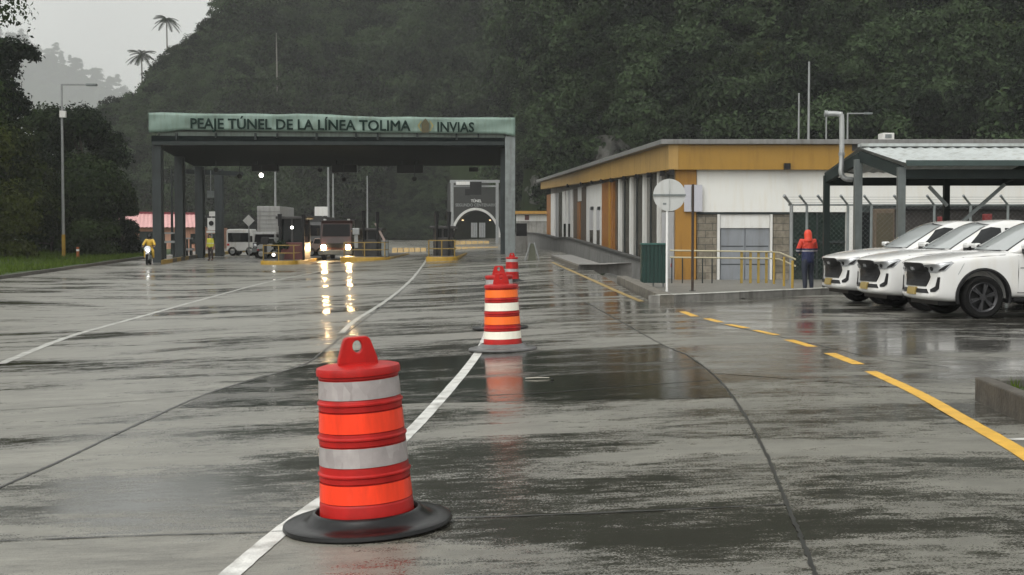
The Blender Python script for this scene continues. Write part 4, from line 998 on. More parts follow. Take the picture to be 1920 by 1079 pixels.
# A dark low planter behind it
# ------------------------------------------------------------------ administration building
DB = 59.0; FL = -.4
A0 = Vector((7.03, 59, 0)); B0 = Vector((2.55, 102, 0)); dF = (B0 - A0).normalized(); nF = Vector((-dF.y, dF.x, 0)); LEN = (B0 - A0).length
def s_of(px, off=0):
    k = (px - CX) / F_PX; a = A0 + nF * off
    return (k * a.y - a.x) / (dF.x - k * dF.y)
def Fp(px, py, off=0): 
    s = s_of(px, off); p = A0 + nF * off + dF * s; q = at(px, py, p.y); return Vector((p.x, p.y, q.z))
bl = thing('office_building', 'long flat roofed office building with ochre fascia, white panels and glazed side', 'building', (A0.x, A0.y, FL))
M_STONE = None
def stone():
    m = bpy.data.materials.new('stone_tile'); m.use_nodes = True; nt = m.node_tree; p = nt.nodes['Principled BSDF']; p.inputs['Roughness'].default_value = .6
    t = nt.nodes.new('ShaderNodeTexCoord'); mp = nt.nodes.new('ShaderNodeMapping'); mp.inputs['Rotation'].default_value = (R(90), 0, 0); b = nt.nodes.new('ShaderNodeTexBrick')
    b.inputs['Scale'].default_value = 1; b.inputs['Brick Width'].default_value = .6; b.inputs['Row Height'].default_value = .3; b.inputs['Mortar Size'].default_value = .012
    b.inputs['Color1'].default_value = (.13, .115, .085, 1); b.inputs['Color2'].default_value = (.20, .175, .135, 1); b.inputs['Mortar'].default_value = (.05, .045, .04, 1)
    n = nt.nodes.new('ShaderNodeTexNoise'); n.inputs['Scale'].default_value = 6; n.inputs['Detail'].default_value = 6; mx = nt.nodes.new('ShaderNodeMixRGB'); mx.blend_type = 'OVERLAY'; mx.inputs[0].default_value = .8
    nt.links.new(t.outputs['Object'], mp.inputs[0]); nt.links.new(mp.outputs[0], b.inputs['Vector']); nt.links.new(t.outputs['Object'], n.inputs['Vector']); nt.links.new(b.outputs[0], mx.inputs[1]); nt.links.new(n.outputs['Fac'], mx.inputs[2]); nt.links.new(mx.outputs[0], p.inputs['Base Color'])
    return m
M_STONE = stone()
M_FASCIA_S = mat('fascia_ochre', (.35, .215, .06), .5, var=.08, scale=.8, dirt=.25)
M_GLASSB = mat('brown_glass', (.075, .070, .058), .22, var=.2, scale=.5, spec=.5)
M_CAP = mat('roof_cap', (.17, .17, .165), .45, var=.15, dirt=.3)
ZT = at(0, 272, DB).z; ZF = at(0, 319, DB).z; XR = 32.0
# body
zt_ = ZT - .06
MB().prism([(A0.x+.08, A0.y+.3, FL-.4), (XR, A0.y+.3, FL-.4), (XR, 102, FL-.4), (B0.x+.3, B0.y, FL-.4)], (0, 0, zt_-FL+.4)).build('wall', mat('plain_wall', (.30, .29, .27), .7, var=.1, dirt=.3), bl)
# roof edge cap
zc = at(0, 263, DB).z
MB().prism([(A0.x-.75, A0.y-.5, ZT+.0), (XR, A0.y-.5, ZT), (XR, 103, ZT), (B0.x-.75, 103, ZT)], (0, 0, zc-ZT)).build('roof', M_CAP, bl, bevel=.02)
# front fascia: ochre to px 1612 then grey
xg = at(1600, 0, DB-.3).x
MB().box((A0.x-.35, DB-.3, ZF), (xg, DB+.2, ZT-.005)).build('fascia', mat('fascia_front', (.29, .158, .018), .5, var=.1, scale=.8, dirt=.2), bl)
MB().box((xg+.004, DB-.22, at(0, 284, DB).z), (XR, DB+.2, ZT-.004)).build('fascia', M_CONC_D, bl); MB().box((xg+.004, DB-.25, ZF), (XR, DB+.2, at(0, 284.3, DB).z)).build('fascia', MATS['fascia_front'], bl)
# side fascia, tapering with distance
a0 = A0 + nF*.45 - dF*.28; b0 = B0 + nF*.45; zfar = Fp(1026, 352, .45).z
MB().add([(a0.x, a0.y, ZF), (b0.x, b0.y, zfar), (b0.x, b0.y, ZT-.005), (a0.x, a0.y, ZT-.005), (a0.x+.4, a0.y, ZF), (b0.x+.4, b0.y, zfar), (b0.x+.4, b0.y, ZT-.005), (a0.x+.4, a0.y, ZT-.005)], [(0,1,2,3), (4,7,6,5), (0,4,5,1), (1,5,6,2), (0,3,7,4)]).build('fascia', M_FASCIA_S, bl)
# spotlights under the fascia
for px in (1258, 1241, 1216, 1194, 1170, 1146, 1128, 1110, 1090, 1065):
    q = Fp(px, lerp_tab([(1026, 352.5), (1270, 320)], px) + 1.5, .42); MB().cbox(q, (.2, .28, .22)).build('spotlight', M_BLACK, bl)
# front wall pieces
def fb(px0, py0, px1, py1, D, depth, name, m_, bev=0):
    return wbox(px0, py0, px1, py1, D, depth).build(name, m_, bl, bevel=bev)
fb(1266, 318.6, 1306, 530, DB-.05, .34, 'pillar', mat('pillar_ochre', (.29, .142, .016), .55, var=.1, scale=1, dirt=.25))
fb(1306.4, 319, 2290, 398, DB+.02, .27, 'wall_panel', mat('white_panel', (.66, .66, .63), .6, var=.03, scale=.6, dirt=.04))
fb(1306.4, 398.2, 1484, 402, DB-.02, .3, 'lintel', M_DARKSTEEL)
fb(1306.4, 402.3, 1344, 530, DB+.06, .23, 'stone_cladding', M_STONE); fb(1449, 402.3, 1480, 530, DB+.06, .23, 'stone_cladding', M_STONE)
fb(1344.5, 402.2, 1350, 528, DB-.03, .3, 'door_frame', M_WHITEW); fb(1443.5, 402.2, 1448.7, 535, DB-.03, .3, 'door_frame', M_WHITEW); fb(1350.3, 402.2, 1443.2, 428, DB+.04, .25, 'transom', M_WHITEW)
M_DOOR = mat('grey_door', (.20, .215, .235), .45, var=.08, scale=1.5, dirt=.15)
for px0, px1 in ((1350.5, 1396.6), (1397.0, 1443)):
    d_ = fb(px0, 428.3, px1, 530, DB+.1, .15, 'door', M_DOOR, .01)
    h_ = at(1393 if px0 < 1360 else 1400.5, 480, DB+.04); MB().box((h_.x-.02, DB+.03, h_.z-.12), (h_.x+.02, DB+.1, h_.z+.12)).build('handle', M_GALV, d_)
    for pyj in (462, 496): q0 = at(px0+2, pyj, DB); q1 = at(px1-2, pyj, DB); MB().box((q0.x, DB+.085, q0.z-.015), (q1.x, DB+.1, q0.z+.015)).build('groove', M_DARKSTEEL, d_)
fb(1480.4, 399, 1585, 535, DB+.18, .1, 'window', mat('green_dark_glass', (.012, .022, .018), .1, var=.4, scale=.8, spec=.6)); fb(1530, 399, 1534, 535, DB+.10, .1, 'mullion', M_DARKSTEEL); fb(1480.4, 452, 1585, 456, DB+.10, .075, 'mullion', M_DARKSTEEL)
fb(1586, 386, 1604, 540, DB-.04, .3, 'pillar', M_WHITEW); fb(1604.5, 398.3, 1720, 540, DB+.18, .1, 'window', M_GLASS_D); fb(1720.5, 398.3, 2290, 540, DB+.15, .1, 'wall_panel', mat('shadow_wall', (.045, .04, .035), .7, var=.3))  # shade of the dark openings put into the last panel's colour
fb(1604.5, 386, 2290, 398.2, DB-.01, .1, 'lintel', M_DARKSTEEL)
q = at(1475, 313, DB-.3); MB().box((q.x-.13, DB-.5, q.z-.12), (q.x+.13, DB-.305, q.z+.14)).build('spotlight', M_BLACK, bl)
# grey board beside the pillar
t = thing('notice_board', 'pale lilac grey board mounted on the ochre corner pillar of the building', 'panel', at(1300, 397, DB-.2)); wbox(1283, 347, 1317, 397, DB-.2, .10).build('panel', mat('lilac_panel', (.42, .42, .46), .5, var=.05), t); wbox(1296, 350, 1299, 394, DB-.24, .03).build('rib', M_GREYSTEEL, t)
# side facade
def sf(px0, px1, py0, py1, off, depth, name, m_, parent=None):
    """piece of the side facade between two columns of the photo; py given at its left end"""
    s0, s1 = s_of(px0, off), s_of(px1, off); p0 = A0 + nF*off + dF*s0; p1 = A0 + nF*off + dF*s1
    z1 = at(0, py0, p0.y).z if py0 is not None else ZF + .1; z0 = at(0, py1, p0.y).z if py1 is not None else FL
    b = -nF * depth
    mb = MB().add([p0 + Vector((0,0,z0)), p1 + Vector((0,0,z0)), p1 + Vector((0,0,z1)), p0 + Vector((0,0,z1)), p0+b + Vector((0,0,z0)), p1+b + Vector((0,0,z0)), p1+b + Vector((0,0,z1)), p0+b + Vector((0,0,z1))],
         [(0,1,2,3), (5,4,7,6), (0,4,5,1), (1,5,6,2), (2,6,7,3), (3,7,4,0)])
    return mb.build(name, m_, parent or bl)
M_BROWN = mat('brown_panel', (.085, .06, .038), .55, var=.25, dirt=.2); M_OCHD = mat('ochre_dark', (.26, .105, .02), .55, var=.15, dirt=.25)
M_GREYP = mat('pale_grey', (.40, .40, .41), .55, var=.08, dirt=.2)
sf(1150, 1266, None, None, .02, .3, 'glazing', M_GLASSB)
for px, w in ((1160, 2.6), (1181, 2.8), (1205.5, 3.0), (1232.5, 3.0)):
    sf(px-w*.5, px+w*.5, None, None, .16, .18, 'fin', M_WHITEW)
for px in (1170, 1193, 1219, 1250): sf(px-.8, px+.8, None, None, .06, .05, 'mullion', M_DARKSTEEL)
sf(1240, 1262, 399, None, .06, .05, 'window', M_GREYP); sf(1150, 1266, 324, 327, .08, .06, 'rail', M_GREYSTEEL)
sf(1128, 1149.5, None, None, .12, .4, 'pillar', M_OCHD); sf(1140, 1143, None, None, .17, .06, 'trim', M_OCHRE)
sf(1099, 1127.5, None, None, .10, .35, 'wall_panel', M_WHITEW)
for a, b in ((1105, 1111.5), (1118, 1124)):
    w_ = sf(a, b, 390, None, .125, .03, 'window', M_GREYP); sf(a+.4, b-.4, 432, None, .14, .02, 'pane', M_GLASSB, w_); sf(a+1.5, b, 388, 394, .15, .02, 'vent', M_DARKSTEEL, w_)
sf(1073.5, 1098.6, None, None, .04, .3, 'wall_panel', M_BROWN); sf(1083, 1089, 352, 378, .10, .05, 'sign_plate', M_WHITEW); sf(1082, 1087, 380, None, .09, .05, 'pillar', M_OCHD)
sf(1032, 1073, None, None, .05, .3, 'wall_panel', M_GREYP)
for a, b in ((1032.5, 1039.5), (1054, 1059), (1061, 1063.5), (1069, 1072.5)): sf(a, b, None, None, .12, .08, 'fin', M_WHITEW)
sf(1042, 1044, None, None, .1, .06, 'fin', M_GALV); sf(1047, 1053, None, None, .08, .04, 'window', M_GLASSB)
for a, b in ((1056.5, 1060.5), (1065, 1068.5)): sf(a, b, 420, 452, .13, .02, 'window', M_GLASS_D)
sf(1025, 1031.5, None, None, .14, .4, 'pillar', M_OCHD)
# ramp parapet in front of the facade
PAR = [(962, 438.5), (1000, 440), (1022, 444), (1040, 449.5), (1060, 448.5), (1090, 457), (1125, 468), (1160, 479), (1190, 488), (1212, 495), (1236, 506)]
off = 1.5; mb = MB(); cap = MB(); P = [Fp(px, py, off) for px, py in PAR]
for a, b in zip(P, P[1:]):
    w_ = -nF * .22; ga, gb = -.8, -.8
    mb.add([(a.x,a.y,ga), (b.x,b.y,gb), b, a, Vector((a.x,a.y,ga))+w_, Vector((b.x,b.y,gb))+w_, b+w_, a+w_], [(0,1,2,3), (5,4,7,6), (3,2,6,7)])
    u = Vector((0, 0, .004)); h_ = Vector((0, 0, .13)); o_ = nF*.05; cap.add([a+u+o_, b+u+o_, b+h_+o_, a+h_+o_, a+u+w_-o_, b+u+w_-o_, b+h_+w_-o_, a+h_+w_-o_], [(0,1,2,3), (5,4,7,6), (3,2,6,7), (0,4,5,1)])
rp = thing('ramp_wall', 'grey concrete ramp wall with a dark capping running along the building side', 'ramp wall', P[4]); mb.build('wall', mat('ramp_concrete', (.155, .155, .15), .6, var=.2, scale=1.5, bump=.2, dirt=.35), rp); cap.build('capping', mat('capping_dark', (.03, .03, .028), .6, var=.3), rp)
# raised platform strip between the wall and the road
pts_ = [G(1034, 487), G(1085, 507), G(1140, 529)]
mb = MB(); e_ = [Vector((p.x, p.y, gz(3.0, p.y))) for p in pts_]
top = [p + Vector((0, 0, .20)) for p in e_]; inn = [p + Vector((.95, .3, .20)) for p in e_]
for i in range(2): mb.add([e_[i] - Vector((0,0,.2)), e_[i+1] - Vector((0,0,.2)), top[i+1], top[i], inn[i], inn[i+1]], [(0,1,2,3), (3,2,5,4)])
mb.add([e_[2] - Vector((0,0,.2)), top[2], inn[2], inn[2] - Vector((0,0,.6))], [(0,1,2,3)])
struct(mb.build('platform', [mat('platform_concrete', (.19, .185, .175), .5, var=.25, dirt=.4)]))
mb = MB()
for i in range(2): mb.add([e_[i] + Vector((-.02,0,-.1)), e_[i+1] + Vector((-.02,0,-.1)), e_[i+1] + Vector((-.02,0,.14)), e_[i] + Vector((-.02,0,.14))], [(0,1,2,3)])
struct(mb.build('platform_edging', M_CONC_D))

# things on the roof and before the building
t = thing('roof_unit', 'small white box standing on the flat roof right of the vent pipe', 'roof unit', at(1666, 262, 62)); wbox(1655, 249.5, 1677, 263, 62, .8).build('case', M_WHITEW, t, bevel=.02); wbox(1660, 252, 1672, 259, 61.97, .03).build('grille', M_GREYSTEEL, t)
D = 43.0; a = at(1203, 458, D); b = at(1250, 458, D); zg = walk_z(D); t = thing('waste_bin', 'dark green ribbed waste bin on thin legs at the walkway corner', 'waste bin', ((a.x+b.x)/2, D, zg))
mm = MB(); n = 13; z0 = zg + .14
for k in range(n):
    x0 = a.x + (b.x-a.x)*k/n; x1 = a.x + (b.x-a.x)*(k+1)/n; y_ = D + (.0 if k % 2 else .035); mm.box((x0, y_, z0), (x1-.001, D+.4, a.z - .02))
M_GREEN = mat('bin_green', (.004, .030, .024), .4, var=.25); mm.build('body', M_GREEN, t); MB().box((a.x-.02, D-.03, a.z-.02), (b.x+.02, D+.43, a.z+.03)).build('rim', mat('rim_green', (.03, .10, .085), .4), t)
for x in (a.x+.08, b.x-.08, (a.x+b.x)/2): MB().tube([(x, D+.2, zg-.05), (x, D+.2, z0)], .025, 6).build('leg', M_GALV, t)
D = 37.0; c_ = at(1255, 366, D); xb = at(1253, 0, D).x; zg = walk_z(D); t = thing('round_sign', 'round grey traffic sign seen from behind on a white pole at the walkway corner', 'road sign', (xb, D, zg))
MB().lathe([(0, 0), (.43, 0), (.43, .012), (0, .012)], 40, c=c_, axis='Y').build('disc', mat('sign_back', (.47, .48, .47), .4, var=.08, scale=2, dirt=.2), t)
MB().tube([(xb, D+.045, zg-.1), (xb, D+.045, c_.z+.36)], .032, 10).build('pole', M_WHITEP, t, smooth=True); MB().box((c_.x-.44, D-.035, c_.z-.022), (c_.x+.44, D-.002, c_.z+.022)).build('brace', M_GREYSTEEL, t)
MB().box((c_.x-.17, D-.006, c_.z-.26), (c_.x-.08, D-.002, c_.z-.21)).build('sticker', M_GREYSTEEL, t); MB().box((c_.x-.012, D-.02, c_.z-.42), (c_.x+.012, D-.003, c_.z+.42)).build('rib', mat('sign_rib', (.36, .37, .36), .4), t)
x = at(1301, 0, 37.6).x; zg = walk_z(37.6); t = thing('pole', 'thin dark brown pole right of the round sign', 'pole', (x, 37.6, zg)); MB().tube([(x, 37.6, zg-.1), (x, 37.6, at(0, 346, 37.6).z)], .036, 8).build('shaft', mat('rusty_brown', (.035, .022, .016), .6, var=.3), t); MB().lathe([(.09, 0), (.09, .02), (0, .02)], 12, c=(x, 37.6, zg+.005)).build('foot', M_DARKSTEEL, t)
# hydrant
p = G(1269, 524); D = p.y; zg = p.z; t = thing('fire_hydrant', 'red fire hydrant with side outlets standing before the ochre pillar', 'fire hydrant', (p.x, D, zg)); h_ = at(0, 485, D).z - zg; s_ = h_ / .75
MB().lathe([(.17, 0), (.17, .04), (.11, .05), (.11, .34), (.15, .36), (.15, .40), (.12, .42), (.12, .58), (.10, .66), (.05, .72), (.035, .75), (0, .75)], 20).build('barrel', M_RED, t, smooth=True, world=False)
for s in (-1, 1): MB().tube([(s*.08, 0, .5), (s*.2, 0, .5)], [.06, .07], 10).build('outlet', M_RED, t, world=False)
MB().tube([(0, -.08, .46), (0, -.2, .46)], [.07, .08], 12).build('outlet', M_RED, t, world=False); t.scale = (s_*1.1, s_*1.1, s_)
# railing
D1, D2 = 50.0, 41.5; t = thing('handrail', 'yellow and pale double handrail on the walkway before the grey door', 'handrail', (at(1395, 0, D1).x, D1, walk_z(D1)))
def rl(px, D, py): q = at(px, py, D); return q
M_RAILP = mat('rail_pale', (.40, .36, .24), .45, var=.15); M_RAILY = mat('rail_yellow', (.27, .19, .04), .45, var=.2)
for k, (pa, pb) in enumerate((((1256, 470), (1444, 472.5)), ((1256, 483), (1444, 485)))):
    MB().tube([rl(pa[0], D1, pa[1]), rl(pb[0], D1, pb[1]), rl(1462, 47.5, pb[1]+1.5), rl(1491, D2, pb[1]+14)], .028, 8).build('rail', M_RAILP, t)
for px in (1262, 1282, 1320, 1338): x = at(px, 0, D1).x; MB().tube([(x, D1, walk_z(D1)-.05), (x, D1, at(0, 484, D1).z)], .022, 6).build('post', M_DARKSTEEL, t)
for px in (1394, 1411, 1426, 1441): x = at(px, 0, D1).x; MB().beam((x, D1+.05, walk_z(D1)-.05), (x, D1+.05, at(0, 473, D1).z), .09, .05).build('post', M_RAILY, t)
for px, D, py in ((1455, 48.5, 474), (1474, 44.6, 482), (1490, D2, 489)): x = at(px, 0, D).x; MB().tube([(x, D, walk_z(D)-.05), (x, D, at(0, py, D).z)], .04, 8).build('post', mat('post_yellow', (.32, .21, .03), .45), t)
# fence with cranked posts
D = 46.0; FX = [1484, 1513, 1547, 1590, 1634, 1690, 1752, 1820, 1890, 1970]; t = thing('wire_fence', 'grey wire fence with cranked post tops and a top rail beside the carport', 'fence', (at(1484, 0, D).x, D, walk_z(D)))
for k, px in enumerate(FX):
    b = at(px, 385, D); zg = walk_z(D); c2_ = at(px-14, 367, D-.25); MB().tube([(b.x, D, zg-.05), (b.x, D, b.z), tuple(c2_)], .045 if k else .06, 8).build('post', M_GALV if k == 0 else M_GREYSTEEL, t)
a = at(1478, 384.5, D); b = at(1970, 384.5, D); MB().tube([a, b], .03, 8).build('top_rail', M_GREYSTEEL, t)
for k in range(3): q0 = at(1482-4*k, 380-5*k, D-.08*k); q1 = at(1966-4*k, 380-5*k, D-.08*k); MB().tube([q0, q1], .006, 4).build('barbed_wire', M_GALV, t)
a = at(1486, 384.5, D); mm = MB(); zg = walk_z(D); W_ = b.x - a.x; H_ = a.z - zg
for k in range(0, int((W_+H_)/.16)):
    for sgn in (1, -1):
        x0 = k*.16 - H_ if sgn == 1 else k*.16; x1 = x0 + H_ if sgn == 1 else x0 - H_
        z0_, z1_ = 0, H_; xa, xb_ = x0, x1
        def clip(xa, xb_): 
            za, zb2 = 0.0, H_
            if xa < 0: za = (0-xa)/(xb_-xa)*H_; xa = 0
            if xa > W_: za = (W_-xa)/(xb_-xa)*H_; xa = W_
            if xb_ < 0: zb2 = H_*(0-x0)/(x1-x0); xb_ = 0
            if xb_ > W_: zb2 = H_*(W_-x0)/(x1-x0); xb_ = W_
            return xa, za, xb_, zb2
        xa, za, xb_, zb2 = clip(x0, x1)
        if abs(xb_-xa) > .05 and 0 <= xa <= W_ and 0 <= xb_ <= W_: mm.beam((a.x+xa, D, zg+za), (a.x+xb_, D, zg+zb2), .0018, .0018)
mm.build('mesh_wire', M_GALV, t)

# ------------------------------------------------------------------ carport
e1 = at(1690, 312, 30.3); e2 = at(1550, 328, 34.2); rg = at(1613, 287, 32.25); LX = Vector((13.5, 0, 0))
zg1 = .117; cp = thing('carport', 'open steel carport with a shallow corrugated metal roof behind the pickups', 'carport', (e1.x, 32.2, zg1))
M_CORR = mat('corrugated_metal', (.40, .43, .425), .4, metal=.0, var=.12, scale=1.2, dirt=.3)
ee = [e1 + Vector((0, -.35, .05)), rg + Vector((-.02, 0, .12)), e2 + Vector((0, .3, .05))]
mm = MB(); n = 110
for k in range(n):
    u0, u1 = k/n, (k+1)/n; z0 = Vector((0, 0, .032 * (k % 2))); z1 = Vector((0, 0, .032 * ((k + 1) % 2)))
    for a, b in ((ee[0], ee[1]), (ee[1], ee[2])): mm.quad(a+LX*u0+z0, a+LX*u1+z1, b+LX*u1+z1, b+LX*u0+z0)
rs = mm.build('roof', M_CORR, cp)
mm = MB(); mm.box((ee[1].x, ee[1].y-.16, ee[1].z+.02), (ee[1].x+13.5, ee[1].y+.16, ee[1].z+.09)); mm.build('ridge_cap', M_CORR, rs)
M_CARST = mat('carport_steel', (.014, .021, .020), .5, var=.25, spec=.2)
def gable(dx, name):
    mm = MB(); 
    for a, b in ((e1, rg), (rg, e2)):
        mm.beam(a + Vector((dx, 0, -.12)), b + Vector((dx, 0, -.08)), .10, .24)
    return mm.build(name, M_CARST, cp)
gable(0, 'gable_beam'); gable(4.4, 'gable_beam'); gable(8.8, 'gable_beam'); gable(13.3, 'gable_beam')
for e_, nm in ((e1, 'eave_beam'), (e2, 'eave_beam')): MB().beam(e_ + Vector((.05, 0, -.17)), e_ + LX + Vector((-.05, 0, -.17)), .10, .20).build(nm, M_CARST, cp)
MB().beam(ee[0] + Vector((0, -.03, .0)), ee[0] + LX + Vector((0, -.03, .0)), .07, .12).build('gutter', mat('gutter_green', (.03, .05, .047), .4), cp)
M_POST = mat('post_steel', (.10, .115, .115), .4, var=.2, dirt=.3)
for dx in (0, 2.95, 7.6, 13.2):
    MB().beam(Vector((e1.x+dx, e1.y, .05)), Vector((e1.x+dx, e1.y, e1.z-.02)), .16, .16).build('post', M_POST if dx == 0 else M_CARST, cp)
    MB().beam(Vector((e2.x+dx, e2.y, -.05)), Vector((e2.x+dx, e2.y, e2.z-.02)), .14, .14).build('post', M_CARST, cp)
    if dx > 0:
        pass
mp_ = at(1612, 0, 32.25).x; MB().beam(Vector((mp_, 32.25, .05)), Vector((mp_, 32.25, rg.z-.15)), .17, .17).build('post', M_POST, cp)
MB().beam(at(1800, 420, 31), at(1884, 346, 31), .07, .07).build('brace', M_GREYSTEEL, cp); MB().beam(at(1742, 350, 31), at(1776, 386, 31), .07, .07).build('brace', M_GREYSTEEL, cp)
# vent pipe
D = 32.9; vp = [at(1546, 213.5, D), at(1565, 213.5, D), at(1573, 215, D), at(1578, 222, D), at(1578, 300, D), at(1577, 322, D), at(1580, 331, D), at(1587, 336, D), at(1598, 337, D)]
t = thing('vent_pipe', 'shiny silver vent pipe with elbows rising past the carport gable', 'vent pipe', vp[4]); MB().tube(cr(vp, 5), .062, 14).build('pipe', mat('bright_metal', (.40, .41, .41), .3, metal=.6, var=.1), t, smooth=True)
MB().tube([vp[4] + Vector((0, 0, .1)), vp[4] + Vector((0, 0, .17))], .075, 14).build('collar', M_GALV, t); MB().tube([vp[0] + Vector((.0, 0, 0)), vp[0] + Vector((.07, 0, 0))], .076, 14).build('collar', M_GALV, t)
MB().beam(vp[5], vp[5] + Vector((.35, .0, -.05)), .03, .03).build('bracket', M_DARKSTEEL, t)
# red extinguisher boxes on the dark wall and dark gear
for px, py, lab in ((1766, 411, 'red fire box on the dark wall above the second pickup roof'), (1851, 406, 'red fire box on the dark wall above the nearest pickup roof')):
    p = at(px, py, 47.5); t = thing('fire_box', lab, 'fire box', (p.x, 47.5, walk_z(47))); MB().box((p.x-.14, 47.4, p.z-.28), (p.x+.14, 47.6, p.z+.08)).build('case', mat('dull_red', (.16, .012, .012), .5, var=.3), t, bevel=.02); MB().beam((p.x, 47.5, walk_z(47)-.05), (p.x, 47.5, p.z-.28), .06, .06).build('post', M_DARKSTEEL, t)
x0 = at(1700, 0, 50).x; t = thing('storage_shed', 'dark brown low storage shed behind the fence and carport', 'shed', (x0+4, 50, walk_z(50))); MB().box((x0, 50, walk_z(50)-.1), (x0+12, 53, at(0, 393, 50).z)).build('wall', mat('shed_dark', (.022, .018, .016), .7, var=.4), t); MB().box((x0-.2, 49.7, at(0, 393, 50).z+.002), (x0+12.2, 53.2, at(0, 389, 50).z)).build('roof', M_BLACK, t)
x0 = at(1645, 0, 50).x; x1 = at(1682, 0, 50).x; t = thing('cupboard', 'brownish upright cupboard standing left of the dark shed', 'cupboard', ((x0+x1)/2, 50, walk_z(50))); MB().box((x0, 50, walk_z(50)-.05), (x1, 50.6, at(0, 392, 50).z)).build('case', M_BROWN, t, bevel=.02); MB().box((x0+.06, 49.985, walk_z(50)+.1), (x1-.06, 50, at(0, 400, 50).z)).build('door', mat('olive_door', (.05, .04, .02), .6), t)
# ------------------------------------------------------------------ pickups
M_CARW = mat('white_car_paint', (.64, .64, .63), .22, var=.015, coat=.6, dirt=.06)
M_CARGL = mat('windscreen', (.32, .34, .34), .05, var=.1, spec=.9, scale=.6)  # reflected sky put into the pale base colour of the glass
M_TYRE = mat('tyre', (.008, .008, .008), .8, var=.3, spec=.1)
M_RIM = mat('rim_dark', (.035, .035, .038), .3, metal=.3, var=.2)
M_CHROME = mat('lamp_chrome', (.38, .39, .40), .12, metal=.6, var=.15)
M_PLATE = mat('plate_yellow', (.30, .22, .07), .4, var=.1)
def eval_mesh(o):
    dg = bpy.context.evaluated_depsgraph_get(); dg.update(); return bpy.data.meshes.new_from_object(o.evaluated_get(dg))
def loft(rings, cap=True):
    mb = MB(); n = len(rings[0]); vs = [v for r in rings for v in r]; fs = []
    for i in range(len(rings)-1):
        for k in range(n): fs.append((i*n+k, i*n+(k+1) % n, (i+1)*n+(k+1) % n, (i+1)*n+k))
    if cap: fs += [tuple(range(n)), tuple(range((len(rings)-1)*n, len(rings)*n))]
    return mb.add(vs, fs)
def pickup():
    t = thing('pickup_truck', 'x', 'pickup truck', (0, 0, 0), 'white pickups parked in a row')
    W = .925
    ST = [ # x, zb, w1, wm, wm2, ws, zs, zt
     (.00, .42, .74, .82, .83, .80, .945, .985), (.025, .36, .83, .87, .875, .82, .98, 1.02), (.10, .32, .87, .895, .89, .835, 1.01, 1.055), (.32, .29, .90, .915, .905, .85, 1.05, 1.11),
     (.65, .30, .91, .925, .92, .87, 1.09, 1.16), (1.05, .34, .91, .925, .925, .88, 1.125, 1.205), (1.42, .36, .90, .92, .925, .885, 1.145, 1.23),
     (1.75, .36, .90, .92, .925, .885, 1.16, 1.19), (2.6, .36, .90, .92, .925, .885, 1.17, 1.19), (3.45, .37, .90, .92, .925, .885, 1.17, 1.19),
     (3.6, .38, .90, .92, .925, .89, 1.17, 1.19), (4.6, .42, .90, .92, .925, .89, 1.18, 1.20), (5.18, .48, .89, .91, .92, .885, 1.18, 1.195), (5.26, .55, .84, .88, .89, .86, 1.13, 1.15)]
    rings = []
    for (x, zb, w1, wm, wm2, ws, zs, zt) in ST:
        half = [(0, zb), (w1*.6, zb), (w1*.93, zb+.01), (w1, zb+.07), (wm, .60), (wm2, .80), (wm2 - .004, zs-.06), (wm2-.02, zs-.005), (ws-.02, zs+.02), (ws-.16, zt-.012), (ws*.45, zt), (0, zt+.006)]
        def X(y): 
            return x + (.25 * (abs(y)/W) ** 4.2) * max(0, 1 - x/1.15) - (.10 * (abs(y)/W) ** 3 * max(0, (x-4.6)/.66))
        ring = [(X(y), y, z) for y, z in half] + [(X(y), -y, z) for y, z in reversed(half[1:-1])]
        rings.append(ring)
    ob = loft(rings).build('body', M_CARW, t)
    ss = ob.modifiers.new('s', 'SUBSURF'); ss.levels = 2; ss.render_levels = 2
    cut = MB()
    for xw in (.98, 4.07):
        for s in (-1, 1): cut.lathe([(.475, 0), (.475, .42)], 40, c=(xw, .56 if s > 0 else -.98, .40), axis='Y')
    co = cut.build('cutter', M_BLACK); bo = ob.modifiers.new('b', 'BOOLEAN'); bo.operation = 'DIFFERENCE'; bo.object = co; bo.solver = 'EXACT'
    me = eval_mesh(ob); ob.modifiers.clear(); ob.data = me; bpy.data.objects.remove(co); smooth_me(me, 32)
    me.materials.clear(); me.materials.append(M_CARW); me.polygons.foreach_set('material_index', [0] * len(me.polygons))
    # cab
    CS = [ # z, x_front, x_rear, half width
     (1.13, 1.30, 3.46, .885), (1.21, 1.38, 3.46, .875), (1.50, 1.84, 3.41, .79), (1.72, 2.22, 3.30, .70), (1.795, 2.48, 3.14, .62), (1.815, 2.75, 2.95, .40)]
    rings = []
    for z, xf, xr, w in CS:
        n = 10; ring = []
        for k in range(n+1): y = -w + 2*w*k/n; ring.append((xf + .16*(abs(y)/max(w,.01))**2.4, y, z))
        ring += [(xf + (xr-xf)*q, w, z) for q in (.3, .6, .85)]
        for k in range(n+1): y = w - 2*w*k/n; ring.append((xr - .05*(abs(y)/max(w,.01))**4, y, z))
        ring += [(xf + (xr-xf)*q, -w, z) for q in (.85, .6, .3)]
        rings.append(ring)
    cab = loft(rings).build('cab', M_CARW, t); ss = cab.modifiers.new('s', 'SUBSURF'); ss.levels = 2
    me2 = eval_mesh(cab); cab.modifiers.clear(); cab.data = me2; smooth_me(me2, 50)
    def tree_of(ob):
        bm = bmesh.new(); bm.from_mesh(ob.data); tr = BVHTree.FromBMesh(bm); bm.free(); return tr
    TB, TC = tree_of(ob), tree_of(cab)
